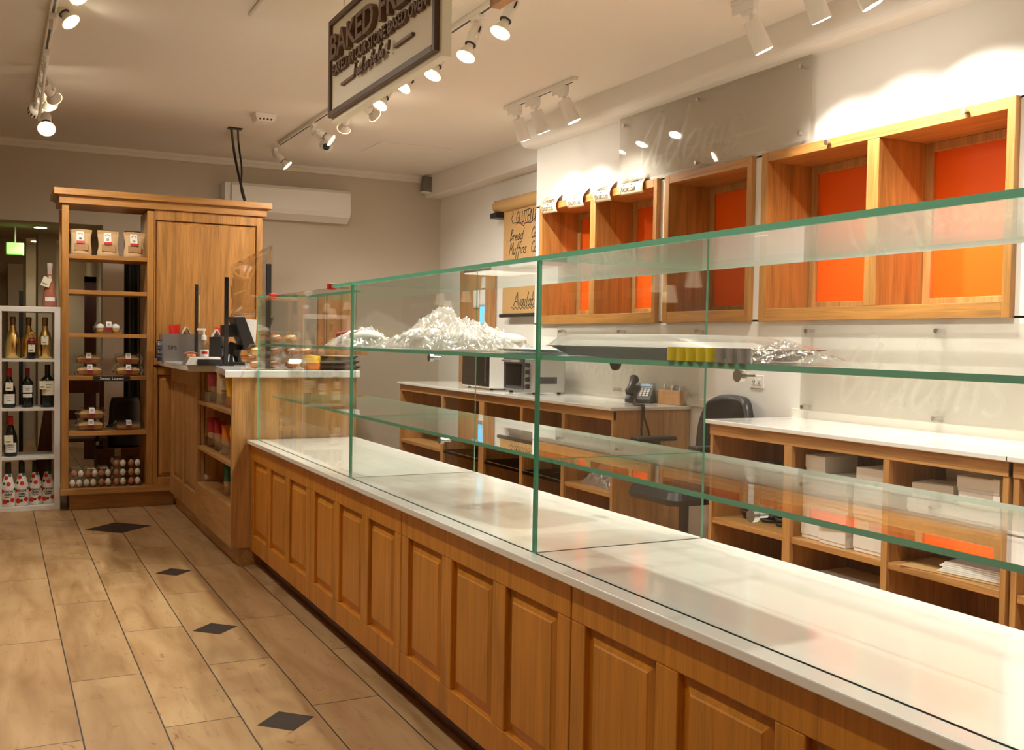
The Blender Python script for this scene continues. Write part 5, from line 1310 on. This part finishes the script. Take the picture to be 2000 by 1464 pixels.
pts = [Vector((-.04 + .50 * (.5 - .5 * math.cos(a)) + .03 * math.cos(a * 5), .05 + .12 * math.sin(a) + .022 * abs(math.sin(a * 4.5)))) for a in [k / 80 * 2 * math.pi for k in range(81)]]
ribbon(h, pts, lambda a, b: O + U * a + V * b + N * .0006, .008)
h.build('handwriting', 'ink', t)
O, U, V, N = kfr((1007, 438)); h = MB(); ribbon(h, [Vector((k * .03, .004 * math.sin(k))) for k in range(14)], lambda a, b: O + U * a + V * b + N * .0007, .006); h.build('red_underline', 'red_ink', t)

# ================================================================== BACK COUNTER ITEMS
# toaster oven
a, b = px(985, 757, Z=.91), px(1048, 765, Z=.91)
yA, yB = 6.83, 6.38; x0, x1 = 3.40, 3.68
t = thing('toaster_oven', 'silver toaster oven on the worktop left of the telephone', 'toaster oven', ((x0 + x1) / 2, 6.6, .91))
loft(MB(), [(rr(x0, x1, yB, yA, .03), .925), (rr(x0, x1, yB, yA, .03), 1.16), (rr(x0 + .02, x1 - .02, yB + .02, yA - .02, .03), 1.185)]).build('casing', 'silver_paint', t)
MB().box(x0 - .010, x0, yB + .12, yA - .01, .94, 1.165).build('door', 'dark_grey', t, bevel=.004)
MB().box(x0 - .012, x0 - .008, yB + .15, yA - .05, .965, 1.12).build('door_glass', 'black_gloss', t)
MB().cyl((x0 - .03, yB + .14, 1.145), (x0 - .03, yA - .03, 1.145), .008, .008, 12).build('door_handle', 'steel', t)
for k in range(4): 
    zz = .965 + .052 * k; MB().cyl((x0 - .022, yB + .055, zz), (x0, yB + .055, zz), .017, .019, 18).build('knob', 'black', t)
MB().box(x0 + .06, x0 + .20, yB - .004, yB, .985, 1.035).build('side_handle', 'dark_grey', t, bevel=.008)
for xx in (x0 + .04, x1 - .04):
    for yy in (yB + .04, yA - .04): MB().cyl((xx, yy, .91), (xx, yy, .926), .014, .014, 12).build('foot', 'black', t)
# microwave further left
t = thing('microwave', 'dark-fronted white microwave beyond the toaster oven', 'microwave', (3.55, 7.25, .91))
MB().box(3.36, 3.76, 6.99, 7.50, .925, 1.20).build('casing', 'white_plastic', t, bevel=.006)
MB().box(3.352, 3.36, 7.0, 7.49, .935, 1.19).build('door', 'black_gloss', t, bevel=.003); MB().box(3.344, 3.352, 7.04, 7.055, .96, 1.17).build('handle', 'steel', t)
for yy in (7.04, 7.45):
    for xx in (3.40, 3.72): MB().cyl((xx, yy, .91), (xx, yy, .926), .012, .012, 10).build('foot', 'black', t)
# telephone
a, b = px(1231, 786, Z=.91), px(1284, 788, Z=.91)
c = Vector(((a.x + b.x) / 2 + .03, (a.y + b.y) / 2 + .08, .91))
t = thing('telephone', 'black desk telephone with coiled cord on the worktop corner', 'telephone', c)
u = (b - a).normalized(); v = Vector((-u.y, u.x, 0)); hw = (b - a).length / 2 * .96
def tp(p, q, z): return c + u * p + v * q + Vector((0, 0, z))
bd = MB().add([tp(-hw, -.09, .002), tp(hw, -.09, .002), tp(hw, .09, .002), tp(-hw, .09, .002), tp(-hw, -.09, .025), tp(hw, -.09, .025), tp(hw, .06, .125), tp(-hw, .06, .125)],
              [(3, 2, 1, 0), (4, 5, 6, 7), (0, 1, 5, 4), (1, 2, 6, 5), (2, 3, 7, 6), (3, 0, 4, 7)]).build('phone_base', 'dark_grey', t, bevel=.006)
up = (tp(0, .06, .125) - tp(0, -.09, .025)); nn = u.cross(up).normalized()
def onp(p, q, h=.002): return tp(p, -.09, .025) + up * q + nn * h
MB().obox(onp(hw * .38, .82), u * hw * .48, up * .075, nn * .002).build('display', 'pale_blue', t)
kb = MB()
for i in range(4):
    for j in range(3): kb.obox(onp(hw * (.12 + .26 * j), .20 + .12 * i, .003), u * hw * .09, up * .042, nn * .003)
kb.obox(onp(hw * .38, .68, .003), u * hw * .45, up * .018, nn * .002)
kb.build('keypad', 'paper', t)
MB().sweep([onp(-hw * .58, .06, .030), onp(-hw * .58, .14, .042), onp(-hw * .58, .5, .048), onp(-hw * .58, .86, .042), onp(-hw * .58, .95, .03)], [.026, .032, .020, .032, .026], 16).build('handset', 'black', t)
p0 = onp(-hw * .55, .03, .03); ye = 5.028
e0, e1 = px(1254, 805, Y=ye), px(1262, 872, Y=ye)
cp = smooth_line([p0, p0 + Vector((.01, -.05, -.02)), Vector((e0.x - .01, 5.10, .922)), Vector((e0.x, 5.035, .918)), Vector((e0.x, ye, .87)), Vector((e1.x - .035, ye, e1.z + .09)), Vector((e1.x - .025, ye, e1.z + .01)), Vector((e1.x + .005, ye, e1.z)), Vector((e1.x + .025, ye, e1.z + .03)), Vector((e1.x + .012, ye, e1.z + .10)), Vector((e0.x + .012, ye, .86)), Vector((e0.x + .014, 5.035, .922)), Vector((e0.x + .02, 5.12, .925)), onp(-hw * .2, .0, .006)], 7)
co_ = []
for i in range(len(cp) - 1):
    for j in range(6):
        q = cp[i].lerp(cp[i + 1], j / 6); k = i * 6 + j; co_.append(q + Vector((.006 * math.cos(k * 1.3), .006 * math.sin(k * 1.3), 0)))
MB().sweep(co_, .0034, 5).build('cord', 'black', t)
# wooden organiser with papers
a, b = px(1286, 786, Z=.91), px(1354, 788, Z=.91)
x0, x1, yn = px(1328, 780, Y=5.09).x, 3.79, 5.09; yf = px(1285, 780, X=x0).y
t = thing('paper_organizer', 'light wooden box of leaflets right of the telephone', 'organizer', ((x0 + x1) / 2, 5.2, .91))
MB().box(x0, x1, yn, yn + .010, .911, 1.0).box(x0, x1, yf - .010, yf, .911, 1.0).box(x0, x0 + .010, yn + .010, yf - .010, .911, 1.0).box(x1 - .010, x1, yn + .010, yf - .010, .911, 1.03).box(x0 + .010, x1 - .010, yn + .010, yf - .010, .911, .918).box(x0 + .010, x1 - .010, yn + .13, yn + .138, .918, .99).build('box', 'raw_pine', t, bevel=.002)
for k in range(7):
    yy = yf - .035 - (yf - yn - .07) * k / 6
    o = MB().obox(((x0 + x1) / 2, yy, .978), ((x1 - x0) / 2 - .014 - .003 * (k % 3), 0, 0), (0, -.016, .056 - .004 * (k % 2)), (0, .0022, .0006)).build('leaflet', ('paper', 'tag_paper', 'paper', 'paper', 'label_teal', 'pale_blue', 'paper')[k], loc=((x0 + x1) / 2, yy, .92))
    tag(o, 'leaflet standing in the wooden box, %s from its telephone end' % ('first', 'second', 'third', 'fourth', 'fifth', 'sixth', 'seventh')[k], 'leaflet', 'leaflets in the wooden box')
# swivel chair
hx, hy = 3.42, 4.60
t = thing('office_chair', 'black swivel chair with plastic-wrapped back between the counters', 'chair', (hx, hy, 0))
def backf(u, v):
    a = u * 2 - 1; w_ = .235 * (1 - .25 * max(0, v - .6) ** 2 * 6) * (1 - .06 * (1 - v))
    return (hx + .33 + .05 * a * a - .10 * a * a + .06 * v - .03, hy + a * w_, 0.50 + .50 * v - .035 * abs(a) ** 3 * v)
MB().grid(backf, 14, 14).build('backrest', 'leather', t, solid=.05)
MB().grid(lambda u, v: (lambda p: (p[0] - .032, p[1] * 1 + 0, p[2]))(backf(.12 + .74 * u, .02 + .93 * v)), 14, 14).build('plastic_cover', 'wrap_film', t)
loft(MB(), [(rr(hx - .24, hx + .22, hy - .23, hy + .23, .07), .43), (rr(hx - .25, hx + .23, hy - .24, hy + .24, .08), .46), (rr(hx - .23, hx + .21, hy - .22, hy + .22, .07), .50)]).build('seat', 'leather', t)
MB().cyl((hx, hy, .09), (hx, hy, .43), .028, .028, 16).build('gas_column', 'black', t)
for k in range(5):
    a = 2 * math.pi * k / 5 + .3; e = Vector((hx + .27 * math.cos(a), hy + .27 * math.sin(a), .07))
    l = MB().sweep([(hx, hy, .10), e], [.024, .016], 10).build('base_leg', 'black', t)
    MB().cyl(e + Vector((.012 * math.sin(a), -.012 * math.cos(a), -.042)), e - Vector((.012 * math.sin(a), -.012 * math.cos(a), .042)), .028, .028, 16).build('caster', 'black', l)
MB().box(hx + .15, hx + .33, hy - .03, hy + .03, .42, .47).box(hx + .28, hx + .33, hy - .03, hy + .03, .47, .62).build('back_bracket', 'black', t)
for s in (-1, 1):
    yy = hy + s * .275
    MB().box(hx - .05, hx + .02, yy - .02, yy + .02, .46, .73).sweep([(hx - .015, yy - s * .06, .45), (hx - .015, yy, .47)], .022, 8).box(hx - .16, hx + .12, yy - .04, yy + .04, .725, .752).build('armrest', 'black', t, bevel=.01)

# cake boxes
def cake_box(x, y, z, sx_, sy_, h, label, rz=0, group='white cake boxes on the back counter shelves'):
    t = thing('cake_box', label, 'box', (x, y, z), group)
    cr, sr = math.cos(rz), math.sin(rz)
    U = Vector((cr, sr, 0)); V_ = Vector((-sr, cr, 0)); c = Vector((x, y, z))
    MB().obox(c + Vector((0, 0, h / 2 + .0005)), U * (sx_ / 2 - .002), V_ * (sy_ / 2 - .002), Vector((0, 0, h / 2 - .0005))).build('base', 'paper', t, bevel=.001)
    l = MB().obox(c + Vector((0, 0, h - .001)), U * sx_ / 2, V_ * sy_ / 2, Vector((0, 0, .0012))).obox(c + Vector((0, 0, h * .62)) - U * (sx_ / 2 - .0005), U * .0008, V_ * sy_ * .5, Vector((0, 0, h * .38)))
    l.build('lid', 'paper', t, bevel=.0006)
    return t
lev = ['bottom', 'second', 'third', 'fourth', 'topmost']
def stack(x, y, z, n, sx_, sy_, h, where, jit=.006, seed=0):
    random.seed(seed)
    for k in range(n):
        nm = 'bottom' if k == 0 else ('topmost' if k == n - 1 else lev[k] + ' up')
        cake_box(x + random.uniform(-jit, jit), y + random.uniform(-jit, jit), z + h * k, sx_, sy_, h, '%s white cake box of the %s' % (nm, where), random.uniform(-.04, .04))
zs = .4155
stack(3.40, 3.475, zs, 5, .20, .125, .076, 'left stack in the middle bay', seed=1)
stack(3.38, 3.320, zs, 4, .22, .165, .076, 'centre stack in the middle bay', seed=2)
stack(3.40, 3.130, zs, 5, .22, .17, .072, 'right stack in the middle bay', seed=3)
zs = .6255
stack(3.42, 2.83, zs, 1, .22, .25, .060, 'left stack in the right bay', seed=4)
cake_box(3.40, 2.86, zs + .0605, .16, .17, .062, 'tilted white cake box on the left pile of the right bay', .25)
stack(3.62, 2.84, zs, 3, .18, .22, .065, 'pile at the back of the right bay', seed=5)
stack(3.40, 2.615, zs, 3, .22, .16, .060, 'centre stack in the right bay', seed=6)
stack(3.40, 2.515, zs, 3, .24, .030, .062, 'narrow stack by the post of the right bay', jit=.001, seed=7)
cake_box(3.42, 3.35, .062, .26, .3, .20, 'large white carton on the floor of the middle bay')
cake_box(3.44, 3.12, .062, .24, .13, .12, 'smaller white carton beside it on the middle bay floor')
# flattened cartons and kraft bags
for k in range(6):
    o = MB().obox((3.40 + .004 * k, 2.66 - .008 * (k % 3), .4165 + .0008 + .0065 * (k + 1)), (.10, .02, 0), (-.02, .13, 0), (0, 0, .0026)).build('flat_carton', 'paper', loc=(3.4, 2.66, .43))
    tag(o, 'flattened white carton under the right boxes, %s of its pile' % ('bottom', 'second', 'third', 'fourth', 'fifth', 'top')[k], 'carton', 'flattened white cartons')
o = MB().obox((3.42, 2.74, .4176), (.15, .03, 0), (-.03, .21, 0), (0, 0, .0012)).build('kraft_bag', 'kraft', loc=(3.42, 2.74, .417)); tag(o, 'flat kraft bag under the pile of flattened cartons', 'bag')
# stacked black lids and dishes
for k, (x, y, n) in enumerate(((3.42, 4.02, 12), (3.43, 3.90, 14), (3.42, 3.78, 9))):
    c = Vector((x, y, .4155)); pr = [(0, 0)]
    t = thing('lid_stack', 'stack of black plastic lids in the left bay, %s of three' % ('first', 'tallest middle one', 'lowest right one')[k], 'lids', c, 'black lid stacks in the left bay')
    for i in range(n):
        z_ = .022 * i
        MB().lathe([(0, z_), (.046, z_), (.052, z_ + .012), (.052, z_ + .016), (0, z_ + .018)], c, 22).build('lid', 'dark_grey' if i % 2 else 'black', t)
for i in range(8):
    z_ = .0635 + .012 * i
    MB().box(3.30, 3.60, 3.68, 4.05, z_, z_ + .010).build('black_tray', 'black', bevel=.002, loc=(3.45, 3.87, z_))
    tag(bpy.data.objects[[o.name for o in bpy.data.objects if o.name.startswith('black_tray')][-1]], 'flat black tray on the floor of the left bay, %s of its pile' % ('bottom', 'second', 'third', 'fourth', 'fifth', 'sixth', 'seventh', 'top')[i], 'tray', 'black trays in the left bay')
# clear tubs and a carrier bag under the telephone counter
for k, (y, z0_) in enumerate(((6.00, .401), (5.86, .401))):
    c = Vector((3.42, y, z0_)); tag(MB().lathe([(0, .001), (.05, .001), (.062, .13), (.066, .135), (0, .137)], c, 24).build('clear_tub', 'clear_plastic', loc=c), 'clear plastic tub under the telephone counter, ' + ('left' if k == 0 else 'right') + ' of two', 'tub', 'clear tubs under the telephone counter')
plastic_bag('crumpled clear bag under the telephone counter', (3.45, 5.38, .401), .34, .28, .16, 15.0)
# ================================================================== BEYOND
# notice board / timber frame on the far right wall with pinned sheets
yA, yB = px(926, 700, X=4.14).y, px(962, 700, X=4.14).y
t = thing('timber_door', 'timber door with pinned papers on the far right wall', 'door', (4.14, (yA + yB) / 2, 0))
pz = px(950, 560, X=4.13).z
MB().box(4.135, 4.17, yB + .10, yA + .35, .0, pz + .15).build('leaf', 'raw_pine', t)
MB().box(4.10, 4.17, yB, yB + .10, 0, pz + .17).build('jamb', 'raw_pine', t, bevel=.003)
q0, q1 = px(938, 590, X=4.13), px(949, 632, X=4.13)
MB().box(4.126, 4.135, q1.y, q0.y, q1.z, q0.z).build('glazed_opening', 'glow_blue', t)
random.seed(3)
for k, (xa, ya, xb, yb_) in enumerate(((925, 562, 937, 602), (938, 560, 951, 598), (938, 640, 948, 672), (940, 676, 951, 700), (948, 606, 953, 640))):
    a, b = px(xa, ya, X=4.13), px(xb, yb_, X=4.13)
    o = MB().grid(lambda u, v: (4.128 - .006 * math.sin(v * 2 + k) ** 2 - .002 * k, a.y + (b.y - a.y) * u, b.z + (a.z - b.z) * v), 5, 6).build('pinned_sheet', 'paper', solid=.0008, loc=(4.13, a.y, b.z))
    tag(o, 'white sheet pinned to the timber door, ' + ('top left', 'top right', 'below the blue opening', 'lowest', 'on the right edge')[k], 'paper', 'sheets pinned to the timber door')
# timber rack behind the checkout
yr_ = 8.8
t = thing('timber_rack', 'rough timber rack standing behind the glass case', 'rack', (2.7, yr_, 0))
xs_ = [px(p, 650, Y=yr_).x for p in (639, 652, 668, 685)]
zt_ = px(650, 572, Y=yr_).z
MB().box(xs_[0], xs_[1], yr_, yr_ + .05, 0, zt_).build('upright', 'raw_pine', t, bevel=.003)
MB().box(xs_[2], xs_[3], yr_, yr_ + .05, 0, zt_).build('upright', 'raw_pine', t, bevel=.003)
zr = px(640, 685, Y=yr_).z; MB().box(2.35, 3.0, yr_ - .02, yr_ + .35, zr - .03, zr).build('shelf', 'raw_pine', t, bevel=.003)
MB().box(xs_[0], xs_[3], yr_, yr_ + .3, .25, .28).build('lower_shelf', 'raw_pine', t)
MB().box(xs_[0], xs_[1], yr_ + .28, yr_ + .33, 0, zt_).box(xs_[2], xs_[3], yr_ + .28, yr_ + .33, 0, zt_).build('rear_upright', 'raw_pine', t)
# passage: exit sign, downlights, pier, easel, chair, box, bag
a, b = px(14, 474, Y=11.5), px(45, 496, Y=11.5)
t = thing('exit_sign', 'glowing green sign in the passage at the left edge', 'sign', ((a.x + b.x) / 2, 11.5, b.z))
MB().box(a.x, b.x, 11.5, 11.53, b.z, a.z).build('lit_panel', 'glow_green', t); MB().box(a.x - .01, b.x + .01, 11.531, 11.56, b.z - .01, a.z + .01).cyl(((a.x + b.x) / 2, 11.545, a.z), ((a.x + b.x) / 2, 11.545, 2.36), .01, .01, 8).build('housing', 'white_plastic', t)
for k, p in enumerate(((79, 444), (72, 471))):
    c = px(*p, Z=2.355); t = thing('downlight', 'recessed ceiling light in the passage, ' + ('nearer' if k == 0 else 'farther') + ' of two', 'downlight', (c.x, c.y, 2.36), 'recessed lights in the passage')
    MB().cyl((c.x, c.y, 2.352), (c.x, c.y, 2.36), .075, .075, 24).build('trim_ring', 'white_plastic', t); MB().cyl((c.x, c.y, 2.349), (c.x, c.y, 2.352), .055, .055, 24).build('lens', 'glow_warm', t)
    spot((c.x, c.y, 2.34), (0, 0, -1), 8, WARM, 120, .7)
struct('wall_pier', MB().box(.42, .60, 12.2, 12.9, 0, 2.36).box(px(16, 550, Y=12.4).x, px(45, 550, Y=12.4).x, 12.4, 12.9, 0, px(30, 515, Y=12.4).z), 'tan_paint')
# dark stand behind the cube shelf
a = px(42, 640, Y=9.2)
t = thing('easel', 'dark easel seen through the cube shelf compartments', 'easel', (a.x + .15, 9.2, 0))
p1, p2, p3 = px(41, 568, Y=9.2), px(101, 800, Y=9.2), px(80, 880, Y=9.2)
MB().box(p1.x - .015, p1.x + .015, 9.19, 9.22, 0, p1.z).build('mast', 'black', t)
MB().add([(p2.x - .05, 9.0, p2.z + .15), (p2.x + .03, 9.0, p2.z + .15), (p2.x + .03, 9.0, 0), (p2.x - .16, 9.0, 0), (p2.x - .05, 9.03, p2.z + .15), (p2.x + .03, 9.03, p2.z + .15), (p2.x + .03, 9.03, 0), (p2.x - .16, 9.03, 0)],
         [(0, 3, 2, 1), (4, 5, 6, 7), (0, 1, 5, 4), (1, 2, 6, 5), (2, 3, 7, 6), (3, 0, 4, 7)]).build('leg_board', 'dark_wood', t)
# brown door frame in the passage
xa, xb = px(165, 640, Y=11.3).x, px(188, 640, Y=11.3).x; zt_ = px(175, 540, Y=11.3).z
struct('door_1', MB().box(xa, xa + .06, 11.3, 11.36, 0, zt_).box(xb - .05, xb, 11.3, 11.36, 0, zt_).box(xa, xb, 11.3, 11.36, zt_ - .06, zt_).box(xa + .06, xb - .05, 11.33, 11.35, 0, zt_ - .06), 'dark_wood')
# dark cafe chair through the oak cabinet
cx, cyy = px(156, 800, Y=8.95).x, 8.95
t = thing('cafe_chair', 'dark wooden chair seen through the oak cabinet shelves', 'chair', (cx, cyy, 0))
MB().box(cx - .20, cx + .20, cyy - .20, cyy + .20, .43, .46).build('seat', 'dark_wood', t, bevel=.008)
for sx_ in (-1, 1):
    for sy_ in (-1, 1): MB().box(cx + sx_ * .18 - .018, cx + sx_ * .18 + .018, cyy + sy_ * .18 - .018, cyy + sy_ * .18 + .018, 0, .43 if sy_ < 0 else .95).build('leg', 'dark_wood', t)
MB().box(cx - .16, cx + .16, cyy + .17, cyy + .19, .80, .95).box(cx - .16, cx + .16, cyy + .17, cyy + .19, .58, .66).build('backrest', 'dark_wood', t)
# cardboard carton with a black bag on it
a, b = px(190, 876, Y=8.75), px(268, 876, Y=8.75)
t = thing('cardboard_carton', 'brown cardboard carton behind the egg cartons', 'carton', ((a.x + b.x) / 2, 8.9, 0))
MB().box(a.x, b.x + .02, 8.72, 9.05, 0, a.z).build('body', 'cardboard', t, bevel=.003); MB().box((a.x + b.x) / 2 - .025, (a.x + b.x) / 2 + .025, 8.718, 8.72, 0, a.z).build('tape', 'tag_paper', t)
c = px(245, 840, Y=8.85); zb_ = a.z
def bagf(u, v):
    A = u * 2 * math.pi; r = .16 * (1 - .35 * v) * (1 + .1 * noise.noise(Vector((math.cos(A), math.sin(A), v * 3))))
    return (c.x + r * math.cos(A), 8.88 + .8 * r * math.sin(A), zb_ + .002 + v * .40)
o = MB().grid(bagf, 24, 12).sweep([(c.x - .08, 8.8, zb_ + .20), (c.x - .2, 8.75, zb_ + .14), (c.x - .24, 8.74, zb_ + .06)], [.012, .010, .008], 8).build('black_bag', 'black', solid=.004, loc=(c.x, 8.88, zb_))
tag(o, 'black fabric bag resting on the cardboard carton', 'bag')
# dark sheet that fills the dark door opening in the far wall
t = thing('dark_backdrop', 'dark curtain filling the far doorway', 'backdrop', (1.3, 10.05, 0))
MB().grid(lambda u, v: (1.07 + .5 * u, 10.2 + .02 * math.sin(u * 40), 2.2 * v), 60, 2).build('cloth', 'leather', t, solid=.004); MB().cyl((1.056, 10.2, 2.2), (1.75, 10.2, 2.2), .012, .012, 10).build('rod', 'steel', t)
# pendants over the window seats behind the viewer (they show as reflections in the glass)
for k, (x, y, z) in enumerate(((4.06 * 0 + 2.35, .2, 1.98), (2.6, .0, 1.95), (3.05, -.05, 2.02))):
    pass
for k, p in enumerate(((861, 583), (875, 597), (911, 577))):
    d = R0 * ((p[0] - 1000) / F_) + R1 * ((p[1] - 732) / F_) + R2
    yv = 8.1; q = EYE + d * (yv / d.y); c = Vector((q.x, 2 * 4.055 - yv, q.z))
    t = thing('pendant_lamp', 'small pale pendant lamp reflected in the glass divider, %s' % ('left', 'lowest', 'right')[k], 'lamp', c, 'pendant lamps reflected in the glass')
    MB().lathe([(.050, -.055), (.030, .045)], c, 24).build('shade', 'pendant_shade', t, solid=.004)
    MB().cyl((c.x, c.y, c.z + .045), (c.x, c.y, ZC), .004, .004, 6).build('cable', 'black', t)
    MB().sphere((c.x, c.y, c.z - .02), .018, .018, .022, 14, 10).build('bulb', 'glow_warm', t)

# a further wall shelf out of frame whose small bottles show reflected in the glass dividers
tD = wall_box('D', 'orange-backed wall shelf out of frame, seen as a reflection in the glass', [(-1.16, -1.09)])
MB().box(3.80, 4.085, -1.82, -1.165, 1.56, 1.585).box(3.80, 4.085, -1.085, -.41, 1.56, 1.585).build('inner_shelf', 'gold_oak_y', tD)
for k in range(12):
    y = -1.76 + .075 * k if k < 8 else -.95 + .10 * (k - 8)
    c = Vector((3.86, y, 1.586)); t = thing('small_bottle', 'small clear white-labelled bottle seen reflected in the glass divider', 'bottle', c, 'small bottles reflected in the glass')
    MB().lathe([(0, .001), (.026, .001), (.027, .01), (.027, .075), (.012, .10), (.011, .125)], c, 18).build('glass_body', 'clear_plastic', t)
    MB().lathe([(.0276, .012), (.0276, .068)], c, 18).build('label', 'paper', t)
    MB().lathe([(.013, .118), (.013, .135), (0, .136)], c, 14).build('cap', 'black', t)
